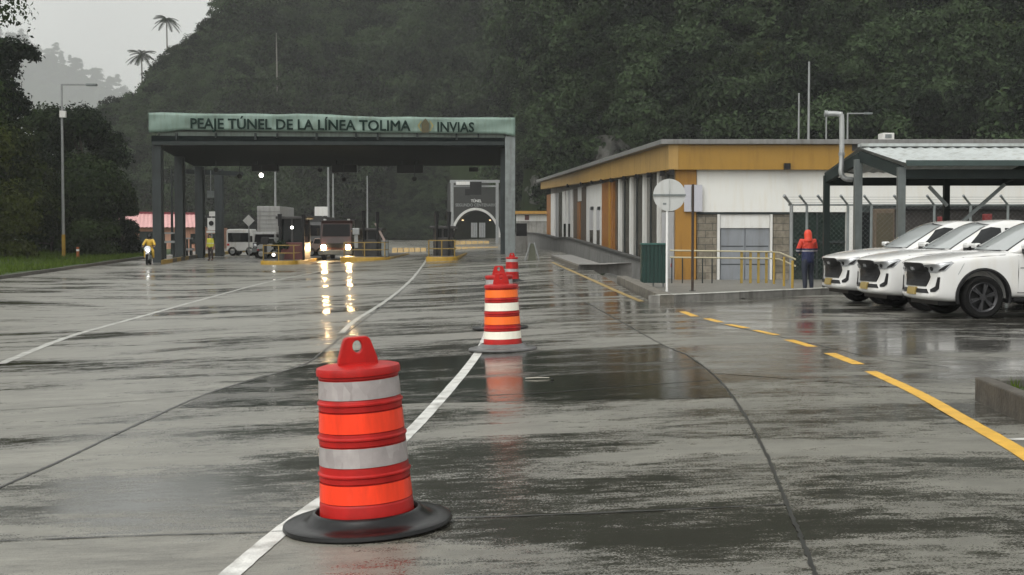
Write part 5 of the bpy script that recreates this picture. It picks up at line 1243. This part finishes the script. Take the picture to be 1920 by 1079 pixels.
    def conform(tr, poly, o, d, off, rings_=5, sub=5, inner=None):
        """patch hugging a surface: poly (u,z), rays along d from the far side"""
        d = Vector(d).normalized(); u = Vector((-d.y, d.x, 0)); pts = []
        for a, b in zip(poly, poly[1:] + poly[:1]):
            for k in range(sub): pts.append((a[0]+(b[0]-a[0])*k/sub, a[1]+(b[1]-a[1])*k/sub))
        cu = sum(p[0] for p in pts)/len(pts); cz = sum(p[1] for p in pts)/len(pts); vs = []; fs = []; n = len(pts); last = None
        for r in range(rings_ + 1):
            k = 1 - r/(rings_ + .0001) * .98
            for (pu, pz) in pts:
                q = Vector(o) + u*(cu+(pu-cu)*k) + Vector((0,0,cz+(pz-cz)*k)); h = tr.ray_cast(q - d*4, d)
                p = h[0] - d*off if h[0] is not None else (q if last is None else Vector(last)); vs.append(p); last = p
        for r in range(rings_):
            for k in range(n): fs.append((r*n+k, r*n+(k+1) % n, (r+1)*n+(k+1) % n, (r+1)*n+k))
        fs.append(tuple(rings_*n+k for k in range(n)))
        # rim back into the surface so that the patch has thickness
        b0 = len(vs)
        for k in range(n): vs.append(Vector(vs[k]) + d*(off+.01))
        for k in range(n): fs.append((k, b0+k, b0+(k+1) % n, (k+1) % n))
        return MB().add(vs, fs)
    FX = (1, 0, 0)   # u axis = +y for d=+x
    gr = conform(TB, [(-.43,.985), (-.34,1.0), (.34,1.0), (.43,.985), (.47,.90), (.55,.75), (.45,.575), (-.45,.575), (-.55,.75), (-.47,.90)], (0,0,0), FX, .018).build('grille', M_BLACK, t, smooth=30)
    for z in (.66, .72, .78, .84, .93):
        conform(TB, [(-.40,z), (.40,z), (.40,z+.012), (-.40,z+.012)], (0,0,0), FX, .028, 2, 6).build('grille_bar', M_BLACK, gr)
    conform(TB, [(-.07,.86), (.07,.86), (.07,.92), (-.07,.92)], (0,0,0), FX, .034, 2).build('badge', M_CHROME, gr)
    conform(TB, [(-.60,.455), (.60,.455), (.50,.53), (-.50,.53)], (0,0,0), FX, .012).build('bumper_intake', M_BLACK, t)
    pl_ = conform(TB, [(-.17,.42), (.17,.42), (.17,.555), (-.17,.555)], (0,0,0), FX, .045, 2).build('number_plate', M_PLATE, t)
    for s in (-1, 1):
        dd = (.80, -.60*s, 0)
        def U(y): return y
        # headlight wraps round the corner
        o = (.30, s*.74, 0); k = s
        hl = conform(TB, [(-k*.40,.965), (-k*.10,.985), (k*.16,1.035), (k*.20,1.01), (k*.10,.86), (-k*.10,.825), (-k*.42,.825)], o, dd, .012, 5, 5).build('headlight', M_CHROME, t, smooth=40)
        conform(TB, [(-k*.02,.86), (k*.085,.875), (k*.165,.99), (k*.10,.96), (k*.04,.91)], o, dd, .018, 3, 5).build('bezel', M_BLACK, hl)
        for uu in (-.33, -.20): conform(TB, [(k*uu + .045*math.cos(a*.785), .895 + .04*math.sin(a*.785)) for a in range(8)], o, dd, .017, 2, 1).build('lens', M_GLASS_D, hl)
        conform(TB, [(-k*.04,.75), (k*.02,.75), (k*.0,.54), (-k*.08,.485), (-k*.20,.48), (-k*.22,.525), (-k*.10,.55), (-k*.055,.59)], o, dd, .014, 4, 4).build('fog_lamp', M_BLACK, t)
        # arches, wheels
        for xw in (.98, 4.07):
            ar = MB(); n = 28; vs = []; fs = []
            for j in range(n+1):
                a = -.25 + (math.pi + .5) * j / n
                for (r_, y) in ((.468, s*.80), (.468, s*.935), (.482, s*.945), (.515, s*.940), (.525, s*.90)): vs.append((xw - r_*math.cos(a), y, .40 + r_*math.sin(a)))
            for j in range(n):
                for q in range(4): fs.append((j*5+q, j*5+q+1, (j+1)*5+q+1, (j+1)*5+q))
            ar.add(vs, fs).build('arch_liner', M_BLACK if xw > 0 else M_BLACK, t, smooth=30)
            MB().lathe([(.465, 0), (.465, .30), (0, .30)], 30, c=(xw, s*.86 if s < 0 else .56, .40), axis='Y').build('wheel_well', M_BLACK, t) if False else None
            w = MB().lathe([(.27, -.11), (.34, -.125), (.37, -.11), (.385, -.07), (.387, 0), (.385, .07), (.37, .11), (.34, .125), (.27, .11)], 44, c=(xw, s*.80, .387), axis='Y', close=True).build('wheel', M_TYRE, t, smooth=35)
            rm = MB(); yo = s*.80 + s*.085
            rm.lathe([(.235, -s*.03), (.272, s*.02), (.262, s*.03), (.23, -s*.005)], 40, c=(xw, yo, .387), axis='Y', close=True)
            rm.lathe([(.065, -s*.01), (.065, s*.012), (0, s*.014)], 20, c=(xw, yo, .387), axis='Y')
            for q in range(6):
                a = q*math.pi/3 + .3
                for e_ in (-.10, .10):
                    rm.beam((xw+.05*math.cos(a), yo, .387+.05*math.sin(a)), (xw+.245*math.cos(a+e_), yo, .387+.245*math.sin(a+e_)), .035, .03)
            rm.build('rim', M_RIM, w, smooth=30)
            MB().lathe([(.235, 0), (0, 0)], 32, c=(xw, s*.815, .387), axis='Y', close=True).build('brake_disc', M_BLACK, w)
        # glass
        SY = (0, -s, 0)    # looking inwards; u axis: for d=(0,-s): u=(s,0)
        conform(TC, [(s*1.76,1.235), (s*2.53,1.225), (s*2.53,1.645), (s*2.34,1.665), (s*2.16,1.61)], (0,0,0), SY, .016, 7, 8).build('side_window', M_GLASS_D, t, smooth=40)
        conform(TC, [(s*2.62,1.225), (s*3.16,1.235), (s*3.13,1.54), (s*3.0,1.63), (s*2.62,1.645)], (0,0,0), SY, .016, 7, 8).build('side_window', M_GLASS_D, t, smooth=40)
        # door outlines and handles
        for xa in (1.62, 2.575, 3.34):
            conform(TB, [(s*xa,.47), (s*(xa+.012),.47), (s*(xa+.012),1.14), (s*xa,1.14)], (0,0,0), SY, .002, 1, 8).build('door_gap', M_BLACK, t)
        conform(TB, [(s*1.62,.462), (s*3.35,.462), (s*3.35,.474), (s*1.62,.474)], (0,0,0), SY, .002, 1, 10).build('door_gap', M_BLACK, t)
        conform(TB, [(s*.62,1.098), (s*1.40,1.148), (s*1.40,1.156), (s*.62,1.106)], (0,0,0), SY, .003, 1, 10).build('bonnet_gap', M_BLACK, t)
        conform(TB, [(s*.50,.80), (s*.508,.80), (s*.62,1.0), (s*.612,1.0)], (0,0,0), SY, .003, 1, 8).build('bumper_gap', M_GREYSTEEL, t)
        for xa in (2.30, 3.12): conform(TB, [(s*xa,1.0), (s*(xa+.2),1.0), (s*(xa+.2),1.035), (s*xa,1.035)], (0,0,0), SY, .03, 2, 4).build('door_handle', M_CARW, t)
        conform(TB, [(s*1.66,.905), (s*1.86,.905), (s*1.86,.93), (s*1.66,.93)], (0,0,0), SY, .004, 2, 4).build('side_emblem', M_GALV, t)
        # mirror
        mr = MB(); mr.cbox((1.73, s*1.04, 1.25), (.13, .24, .17)); m_o = mr.build('mirror', M_BLACK, t, bevel=.04); MB().cbox((1.715, s*1.045, 1.30), (.13, .23, .10)).build('mirror_cap', M_CARW, m_o, bevel=.035)
        MB().beam((1.76, s*.86, 1.18), (1.74, s*.97, 1.2), .07, .05).build('arm', M_BLACK, m_o)
        # rear lamp, step
        conform(TB, [(-s*.0,.80), (s*.10,.80), (s*.10,1.08), (-s*.0,1.08)] if s > 0 else [(-.10,.80), (0,.80), (0,1.08), (-.10,1.08)], (5.3, s*.90, 0), (-.8, -.6*s, 0), .01, 3).build('tail_lamp', M_RED, t)
        MB().box((1.55, s*.86-.05, .33), (3.4, s*.86+.05, .37)).build('side_step', M_BLACK, t)
    conform(TC, [(-.725,1.215), (.725,1.215), (.675,1.50), (.60,1.715), (0,1.765), (-.60,1.715), (-.675,1.50)], (0,0,0), FX, .006, 6, 6).build('windscreen_seal', M_BLACK, t, smooth=60)
    conform(TC, [(-.68,1.235), (.68,1.235), (.635,1.50), (.565,1.705), (0,1.745), (-.565,1.705), (-.635,1.50)], (0,0,0), FX, .016, 6, 6).build('windscreen', M_CARGL, t, smooth=60)
    conform(TC, [(-.64,1.26), (.64,1.26), (.56,1.66), (-.56,1.66)], (0,0,0), (-1,0,0), .006, 4, 5).build('rear_window', M_GLASS_D, t)
    MB().tube([(1.62, -.45, 1.32), (1.50, .1, 1.285)], .012, 6).build('wiper', M_BLACK, t); MB().tube([(1.62, .1, 1.32), (1.52, .55, 1.285)], .012, 6).build('wiper', M_BLACK, t)
    # load bed recess drawn as a black sheet for its shade, underbody
    MB().box((3.62, -.74, 1.205), (5.12, .74, 1.212)).build('bed_shade_sheet', M_BLACK, t); MB().box((.5, -.55, .28), (4.9, .55, .60)).build('underbody', M_BLACK, t)
    MB().box((.25, -.62, .24), (.7, .62, .40)).build('skid_plate', M_BLACK, t)
    return t
pk = pickup()
PK = [((7.03, 24.4), 'white pickup nearest to the camera, cut off by the right edge of the photo', 6), ((6.76, 26.65), 'white pickup in the middle of the parked row', 6), ((6.58, 28.9), 'white pickup farthest back in the row beside the carport post', 6)]
allp = [pk, copy_tree(pk), copy_tree(pk)]
for o, ((x, y), lab, yaw) in zip(allp, PK):
    o.location = (x, y, gz(x + 1, y) + .0); o.rotation_euler = (0, 0, R(yaw)); o.scale = (.95, .95, .95); o['label'] = lab

# ------------------------------------------------------------------ people
def skin(name, chains, mat_, parent, sub=2, smooth=True, world=False):
    """chains: lists of (x,y,z,r); points that coincide are welded"""
    V = []; E = []; Rd = []; key = {}
    for ch in chains:
        prev = None
        for (x, y, z, r) in ch:
            k = (round(x, 4), round(y, 4), round(z, 4))
            if k not in key: key[k] = len(V); V.append((x, y, z)); Rd.append(r)
            i = key[k]
            if prev is not None and prev != i: E.append((prev, i))
            prev = i
    me = bpy.data.meshes.new(name); me.from_pydata(V, E, []); o = bpy.data.objects.new(name, me); col.objects.link(o)
    o.modifiers.new('skin', 'SKIN'); o.modifiers.new('sub', 'SUBSURF').levels = sub
    for i, d in enumerate(me.skin_vertices[0].data):
        rr = Rd[i]; d.radius = rr if isinstance(rr, tuple) else (rr, rr)
    me.skin_vertices[0].data[0].use_root = True
    m2 = eval_mesh(o); o.modifiers.clear(); o.data = m2; m2.materials.clear(); m2.materials.append(mat_); m2.polygons.foreach_set('use_smooth', [True]*len(m2.polygons)); m2.polygons.foreach_set('material_index', [0]*len(m2.polygons))
    o.parent = parent; return o
M_SKIN = mat('skin', (.30, .16, .10), .5, var=.1); M_HAIR = mat('dark_hair', (.012, .009, .008), .5)
def ramp_z(name, stops, rough=.55):
    m = bpy.data.materials.new(name); m.use_nodes = True; nt = m.node_tree; p = nt.nodes['Principled BSDF']; p.inputs['Roughness'].default_value = rough
    t = nt.nodes.new('ShaderNodeTexCoord'); s = nt.nodes.new('ShaderNodeSeparateXYZ'); r = nt.nodes.new('ShaderNodeValToRGB'); r.color_ramp.interpolation = 'CONSTANT'
    mr = nt.nodes.new('ShaderNodeMath'); mr.operation = 'MULTIPLY'; mr.inputs[1].default_value = .5
    nt.links.new(t.outputs['Object'], s.inputs[0]); nt.links.new(s.outputs[2], mr.inputs[0]); nt.links.new(mr.outputs[0], r.inputs[0])
    while len(r.color_ramp.elements) < len(stops): r.color_ramp.elements.new(.5)
    for e_, (z, c) in zip(r.color_ramp.elements, stops): e_.position = z/2; e_.color = (*c, 1)
    nt.links.new(r.outputs[0], p.inputs['Base Color']); return m
def hand_chains(wx, wy, wz, dx, dy, dz, side, s=1.0):
    """palm, four bent fingers and a thumb continuing a forearm direction d"""
    d = Vector((dx, dy, dz)).normalized(); a = Vector((0, 1, 0)).cross(d); a = a.normalized() if a.length > .1 else Vector((1, 0, 0)); b = d.cross(a)
    w = Vector((wx, wy, wz)); palm = w + d*.07*s; ch = [[(*w, .024), (*palm, .032)]]
    for i, L_ in enumerate((.065, .075, .07, .055)):
        k = w + d*.085*s + a*(.026 - .0175*i)*side; k2 = k + d*L_*.5*s + b*.006; k3 = k2 + d*L_*.35*s + b*.022
        ch.append([(*palm, .032), (*k, .010), (*k2, .009), (*k3, .007)])
    th = w + d*.03*s + a*.035*side; ch.append([(*palm, .032), (*th, .012), (*(th + d*.035*s + a*.02*side + b*.012), .010), (*(th + d*.06*s + a*.022*side + b*.02), .008)])
    return ch
def person(label, loc, H=1.68, rz=0, jacket=None, trousers=None, hood=None, arms='down', shoe=None, helmet=None, sit=False, coat=0.0, group=None):
    """figure facing +y before turning; H scales a 1.70 m body"""
    t = thing('person', label, 'person', (0, 0, 0), group); J = {}
    hz = .90; fy = 0
    legs = []
    for s in (-1, 1):
        if sit: legs.append([(0, 0, hz, .12), (s*.10, 0, hz-.03, .10), (s*.20, .36, hz-.10, .078), (s*.22, .30, .48, .05), (s*.22, .26, .40, .04), (s*.23, .38, .37, .035)])
        else: legs.append([(0, 0, hz, .12), (s*.095, 0, hz-.06, .10), (s*.105, .015+.03*s, .50, .064), (s*.11, -.02+.03*s, .28, .054), (s*.11, -.03+.03*s, .08, .038), (s*.125, .11+.03*s, .035, .036)])
    lean = .10 if sit else .02
    sh = 1.40; neck = (0, lean, 1.47, .052); head = (0, lean+.02, 1.57, .082)
    arms_c = []; hands = []
    for s in (-1, 1):
        S = (s*.185, lean, sh, .062)
        if arms == 'front': El = (s*.27, lean+.04, 1.13, .046); Wr = (s*.12, lean+.24, 1.08, .030)
        elif arms == 'bars': El = (s*.31, lean+.20, 1.16, .046); Wr = (s*.30, lean+.44, 1.06, .030)
        else: El = (s*.24, lean-.02, 1.12, .046); Wr = (s*.25, lean+.05, .87, .030)
        arms_c.append([(0, lean*.9, 1.36, .12), S, El, Wr]); d = Vector(Wr[:3]) - Vector(El[:3]); hands += hand_chains(*Wr[:3], *d, -s)
    torso = [(0, 0, hz, .12), (0, lean*.4, 1.08, .118), (0, lean*.9, 1.30, .135), (0, lean*.9, 1.36, .12), neck]
    body = skin('body', [torso, [neck, (0, lean+.012, 1.53, .070), (0, lean+.018, 1.60, .088), (0, lean+.01, 1.66, .062)], [(0, lean+.018, 1.60, .088), (0, lean+.115, 1.575, .014)]] + legs + arms_c + hands, M_SKIN, t, 2)
    # face
    for s in (-1, 1):
        MB().lathe([(0, -.010), (.010, -.005), (.010, .005), (0, .010)], 10, c=(s*.032, lean+.098, 1.605), axis='Y').build('eye', M_BLACK, t, smooth=True)
        MB().lathe([(0, -.012), (.022, -.006), (.028, .004), (0, .012)], 10, c=(s*.088, lean+.012, 1.59), axis='X').build('ear', M_SKIN, t, smooth=True)
    MB().box((-.025, lean+.088, 1.535), (.025, lean+.098, 1.545)).build('mouth', mat('lips', (.22, .08, .06), .5), t, bevel=.004)
    # clothes follow the same skeleton, a little wider
    def grow(ch, g): return [(x, y, z, (r+g if not isinstance(r, tuple) else (r[0]+g, r[1]+g))) for x, y, z, r in ch]
    if trousers:
        tl = [grow(l[:5], .014) for l in legs]; skin('trousers', [grow([(0, 0, hz, .12), (0, 0, 1.0, .105)], .016)] + [[(0, 0, hz, .136)] + l[1:] for l in tl], trousers, t, 2)
    for s, l in zip((-1, 1), legs):
        a = l[4]; b = l[5]; skin('shoe', [[(a[0], a[1]-.04, a[2]-.045, .038), (a[0], a[1]+.05, a[2]-.042, .042), (b[0], b[1]+.02, b[2], .036)]], shoe or M_BLACK, t, 2)
    if jacket:
        lo = [(0, -.0, .80 - coat, .165), ] if not sit else [(0, 0, .86, .16)]
        jt = lo + [(0, 0, hz, .155), (0, lean*.4, 1.08, .155), (0, lean*.9, 1.30, .172), (0, lean*.9, 1.36, .16), (0, lean, 1.44, .075)]
        skin('jacket', [[(x, y, z, (r*1.22, r*.86)) for x, y, z, r in jt]] + [[(0, lean*.9, 1.36, (.16*1.22, .16*.86))] + grow([a[1], a[2]], .022) + [(a[3][0]*.98, a[3][1]*.98, a[3][2]+.02, .044)] for a in arms_c], jacket, t, 2)
    if hood:
        skin('hood', [[(0, lean-.05, 1.34, .13), (0, lean-.04, 1.43, .115), (0, lean-.02, 1.52, .112), (0, lean-.006, 1.61, .118), (0, lean-.0, 1.675, .09), (0, lean+.01, 1.71, .045)]], hood, t, 2)
    elif helmet:
        MB().lathe([(.125, -.12), (.138, -.02), (.13, .06), (.09, .12), (0, .145)], 24, c=(0, lean+.01, 1.60)).build('helmet', helmet, t, smooth=True)
        MB().lathe([(.139, -.05), (.141, .0), (.138, .04)], 24, c=(0, lean+.016, 1.60), close=True).build('visor', M_GLASS_D, t, smooth=True)
    else:
        skin('hair', [[(0, lean-.02, 1.575, .078), (0, lean-.005, 1.63, .092), (0, lean-.0, 1.665, .07)]], M_HAIR, t, 2)
    k = H / 1.72; t.scale = (k, k, k); t.location = loc; t.rotation_euler = (0, 0, rz); return t
M_JACK = ramp_z('work_jacket', [(0, (.008, .014, .06)), (1.115, (.35, .33, .36)), (1.155, (.008, .014, .06)), (1.20, (.55, .04, .018))])
_nt = M_JACK.node_tree; _b = _nt.nodes.new('ShaderNodeBump'); _n = _nt.nodes.new('ShaderNodeTexNoise'); _n.inputs['Scale'].default_value = 9; _b.inputs['Distance'].default_value = .05; _b.inputs['Strength'].default_value = .8; _nt.links.new(_n.outputs['Fac'], _b.inputs['Height']); _nt.links.new(_b.outputs[0], _nt.nodes['Principled BSDF'].inputs['Normal'])
M_HOOD = mat('hood_red', (.62, .05, .02), .5, var=.15)
M_NAVY = mat('navy_trousers', (.008, .012, .026), .6, var=.3)
D = 35.6; x = at(1519, 0, D).x
person('person in a red hooded jacket with navy lower half, back turned, beside the carport post', (x, D, walk_z(D)+.012), 1.63, R(14), M_JACK, M_NAVY, M_HOOD, arms='front', coat=.04)
M_VEST = ramp_z('hi_vis_vest', [(0, (.02, .02, .025)), (.86, (.55, .52, .05)), (1.10, (.62, .62, .5)), (1.15, (.60, .58, .05))])
v_ = G(395, 489); person('person in a yellow high visibility vest walking by the left canopy columns', (v_.x, v_.y, v_.z), 1.62, R(150), M_VEST, mat('dark_trousers', (.03, .018, .018), .6), None, arms='down', helmet=None)
# motorcyclist
m_ = G(279, 497); RX, RY = m_.x, m_.y
bk = thing('motorcycle', 'white fronted motorcycle with lit headlamp ridden toward the camera at the left kerb', 'motorcycle', (0, 0, 0))
for y in (.68, -.66):
    w = MB().lathe([(.22, -.04), (.29, -.055), (.31, 0), (.29, .055), (.22, .04)], 30, c=(0, y, .31), axis='X', close=True).build('wheel', M_TYRE, bk, smooth=True)
    rm = MB().lathe([(.20, -.03), (.22, -.03), (.22, .03), (.20, .03)], 26, c=(0, y, .31), axis='X', close=True)
    for k in range(6): rm.beam((0, y, .31), (0, y + .21*math.cos(k*1.047), .31 + .21*math.sin(k*1.047)), .03, .02)
    rm.build('rim', M_RIM, w)
M_BIKEW = mat('bike_white', (.60, .62, .66), .3, var=.05)
MB().tube([(0, -.3, .55), (0, .1, .50), (0, .35, .85)], .06, 10).build('frame', M_BLACK, bk, smooth=True); MB().tube([(0, -.85, .80), (0, -.4, .80), (0, .0, .78)], [.06, .12, .12], 12).build('saddle', M_BLACK, bk, smooth=True)
MB().tube([(0, -.02, .78), (0, .15, .86), (0, .36, .84)], [.12, .16, .10], 12).build('tank', M_BIKEW, bk, smooth=True); MB().box((-.17, -.12, .30), (.17, .26, .56)).build('engine', M_GREYSTEEL, bk, bevel=.05)
for s in (-1, 1): MB().tube([(s*.07, .68, .31), (s*.08, .50, .75), (s*.09, .40, 1.0)], .026, 8).build('fork', M_GALV, bk); MB().tube([(s*.1, -.66, .33), (s*.13, -.1, .30)], .04, 8).build('exhaust' if s > 0 else 'swing_arm', M_GALV, bk)
MB().tube([(-.36, .30, 1.08), (-.15, .40, 1.04), (.15, .40, 1.04), (.36, .30, 1.08)], .018, 8).build('handlebar', M_BLACK, bk)
fa = MB().lathe([(.17, -.12), (.19, .02), (.13, .10), (0, .12)], 18, c=(0, .46, .86), axis='Y').build('fairing', M_BIKEW, bk, smooth=True)
MB().lathe([(0, .05), (.075, .04), (.085, .0), (0, -.02)], 14, c=(-.02, .575, .80), axis='Y').build('headlamp', mat('bike_lamp', (1, 1, 1), .3, emit=(1, .98, .92), estr=9), bk, smooth=True)
MB().box((-.07, .40, .60), (.07, 1.0, .645)).build('mudguard', M_BIKEW, bk, bevel=.02)
bk.location = (RX, RY, m_.z); bk.rotation_euler = (0, 0, R(180+8))
M_RAIN = mat('yellow_raincoat', (.52, .33, .035), .4, var=.2, bump=.3, bscale=9)
person('person in a yellow raincoat and dark helmet riding the motorcycle at the left kerb', (RX, RY + .25, m_.z - .02), 1.70, R(180+8), M_RAIN, M_RAIN, None, arms='bars', sit=True, helmet=M_BLACK)

# ------------------------------------------------------------------ vehicles at the toll
M_LAMPW = mat('headlamp_warm', (1, 1, 1), .3, emit=(1, .68, .33), estr=420)
def wheel_set(t, xs, y0, r=.46, w=.24, name='wheel'):
    for (x, y) in xs:
        wo = MB().lathe([(r*.55, -w/2), (r*.93, -w/2), (r, -w*.3), (r, w*.3), (r*.93, w/2), (r*.55, w/2)], 26, c=(x, y, r), axis='X', close=True).build(name, M_TYRE, t, smooth=35)
        MB().lathe([(r*.56, -w*.4), (r*.4, -w*.2), (r*.4, w*.2), (r*.56, w*.4)], 20, c=(x, y, r), axis='X', close=True).build('rim', M_GALV, wo); MB().lathe([(r*.42, -w*.18), (0, -w*.22)], 18, c=(x, y, r), axis='X').build('hub', M_GREYSTEEL, wo)
def lorry(label, px0, px1, py_base, py_top, D, cab_m, box_m, lamps, body_len=6.5, facing=True, box_ribs=0, cab_h=.86, cab=True):
    b = at((px0+px1)/2, py_base, D); b.z = gz(b.x, D); W = px_w(px1-px0, D); H = at(0, py_top, D).z - b.z
    t = thing('lorry', label, 'lorry', (0, 0, 0)); hw = W/2; h = H*cab_h
    # local: front face at y=0 looking -y
    prof = [(-0.0, .42), (-.05, .95), (.12, h*.58), (.34, h*.93), (.55, h), (1.75, h), (1.75, .42)]
    MB().prism([(-hw*.96, y, z) for y, z in prof], (W*.96, 0, 0)).build('cab', cab_m, t, bevel=.05)
    ws = MB(); ws.add([(-hw*.84, .135-.03, h*.60), (hw*.84, .135-.03, h*.60), (hw*.80, .335-.03, h*.90), (-hw*.80, .335-.03, h*.90)], [(0,1,2,3)]); o = ws.build('windscreen', mat('lorry_glass', (.006, .006, .008), .25, spec=.1), t); sm = o.modifiers.new('t', 'SOLIDIFY'); sm.thickness = .015
    for s in (-1, 1): MB().box((s*hw*.96-.006, .45, h*.60), (s*hw*.96+.006, 1.35, h*.90)).build('side_window', M_GLASS_D, t); MB().cbox((s*(hw+.10), .22, h*.72), (.16, .10, .42)).build('mirror', M_BLACK, t, bevel=.02)
    MB().box((-hw*.62, -.075, .78), (hw*.62, -.035, 1.05)).build('grille', M_BLACK, t); MB().box((-hw*.99, -.16, .36), (hw*.99, .02, .64)).build('bumper', M_GREYSTEEL, t, bevel=.03)
    for s in (-1, 1):
        hl = MB().lathe([(0, -.05), (.13, -.03), (.15, .03), (.15, .08)], 16, c=(s*hw*.74, -.13, .80), axis='Y').build('headlight', M_LAMPW if lamps else M_CHROME, t, smooth=True)
        MB().box((s*hw*.74-.16, -.06, .62), (s*hw*.74+.16, .0, .98)).build('bezel', M_BLACK, hl)
        if lamps: MB().cbox((s*hw*.72, .5, h+.04), (.16, .10, .09)).build('marker_lamp', M_WHITEW, t)
    MB().box((-hw, 1.85, .75), (hw, 1.85+body_len, H)).build('cargo_box', box_m, t, bevel=.03)
    if box_ribs:
        for k in range(box_ribs): z = .85 + (H-.95)*k/box_ribs; MB().box((-hw*.98, 1.83, z), (hw*.98, 1.855, z+.03)).build('rib', M_GALV, t)
    MB().box((-.4, .5, .45), (.4, 1.8+body_len, .72)).build('chassis', M_BLACK, t); wheel_set(t, [(s*(hw-.15), y) for s in (-1, 1) for y in (1.0, body_len*.85)], 0)
    t.location = (b.x, D, b.z); return t
M_CABD = mat('cab_dark_red', (.035, .011, .009), .35, var=.2, dirt=.2); M_BOXD = mat('box_dark', (.028, .028, .028), .5, var=.2)
Dl = G(627, 490).y + 1.5
lorry('oncoming dark red lorry with lit headlights between the left and middle booths', 599, 661, 489, 411, Dl, M_CABD, M_BOXD, True, 6.0, cab_h=.97)
lorry('white lorry with a tall ribbed cargo box beyond the left booth', 473, 517, 470, 386, 93, mat('lorry_white', (.42, .42, .41), .5, var=.05, dirt=.3), MATS['lorry_white'], False, 6.0, box_ribs=9, cab_h=.5)
lorry('dark lorry half hidden behind the tall reddish booth', 568, 602, 480, 406, Dl + 14, M_BOXD, M_BOXD, False, 6.0)
def smallcar(name, label, cat, px0, px1, py_top, D, m_, long=2.2, van=False, wide=None, rz=0):
    x0, x1 = at(px0, 0, D).x, at(px1, 0, D).x; L_ = x1-x0; t = thing(name, label, cat, (0, 0, 0)); cx = (x0+x1)/2; zg = gz(cx, D); H = at(0, py_top, D).z - zg
    if van: prof = [(0, .35), (0, H*.96), (.12, H), (L_-.35, H), (L_-.06, H*.62), (L_, H*.45), (L_, .35)]
    else: prof = [(0, .32), (.02, H*.60), (.18, H*.68), (L_*.30, H*.74), (L_*.42, H), (L_*.78, H), (L_*.93, H*.68), (L_, H*.62), (L_, .32)]
    MB().prism([(x, -.0, z) for x, z in prof], (0, long, 0)).build('body', m_, t, bevel=.06)
    if van:
        wn_ = MB().box((L_*.05, -.012, H*.52), (L_*.80, .0, H*.86)).build('window', M_GLASS_D, t)
        MB().box((L_+.0, .2, H*.5), (L_+.012, long-.2, H*.6)).build('windscreen', M_GLASS_D, t)
    else:
        MB().prism([(L_*.35, -.012, H*.72), (L_*.44, -.012, H*.95), (L_*.76, -.012, H*.95), (L_*.86, -.012, H*.70)], (0, .012, 0)).build('window', M_GLASS_D, t)
    for s in (0.0, long): MB().box((L_*.02, s-.02 if s else -.015, H*.38), (L_*.10, s+.015 if s else .02, H*.46)).build('tail_lamp', M_RED, t)
    for xx in (L_*.2, L_*.8):
        for y in (.1, long-.1): 
            w = MB().lathe([(.18, -.1), (.31, -.1), (.33, 0), (.31, .1), (.18, .1)], 24, c=(xx, y, .33), axis='Y', close=True).build('wheel', M_TYRE, t, smooth=30); MB().lathe([(.19, -.09), (0, -.1)], 18, c=(xx, y, .33), axis='Y').build('rim', M_GALV, w)
    t.location = (x0, D, zg); t.rotation_euler = (0, 0, rz); return t
smallcar('minibus', 'white minibus with dark side windows behind the last left column', 'minibus', 421, 476, 430, 99, M_WHITEW, 2.1, van=True)
smallcar('car', 'pale beige car mostly hidden between the reddish booth and the oncoming lorry', 'car', 575, 604, 447, Dl + 10, mat('beige_car', (.33, .24, .20), .3, var=.05), 2.0)
smallcar('car', 'pale grey car in front of the white lorry box', 'car', 478, 520, 446, 90, mat('grey_car', (.40, .41, .41), .3, var=.05), 1.8)

# ------------------------------------------------------------------ rainy air
mb = MB().box((-3200, -45, -4), (1600, 5300, 900)); hz_o = mb.build('haze', None); hz_o.data.materials.clear()
hm = bpy.data.materials.new('haze_air'); hm.use_nodes = True; hn = hm.node_tree; hn.nodes.clear()
ho = hn.nodes.new('ShaderNodeOutputMaterial'); hv = hn.nodes.new('ShaderNodeVolumePrincipled'); hv.inputs['Color'].default_value = (.93, .95, .95, 1); hv.inputs['Density'].default_value = HAZE_DENSITY; hv.inputs['Anisotropy'].default_value = .1
hn.links.new(hv.outputs[0], ho.inputs['Volume']); hz_o.data.materials.append(hm)
hz_o['kind'] = 'stuff'; hz_o['label'] = 'thin grey rainy air fading the far hills'; hz_o['category'] = 'haze'
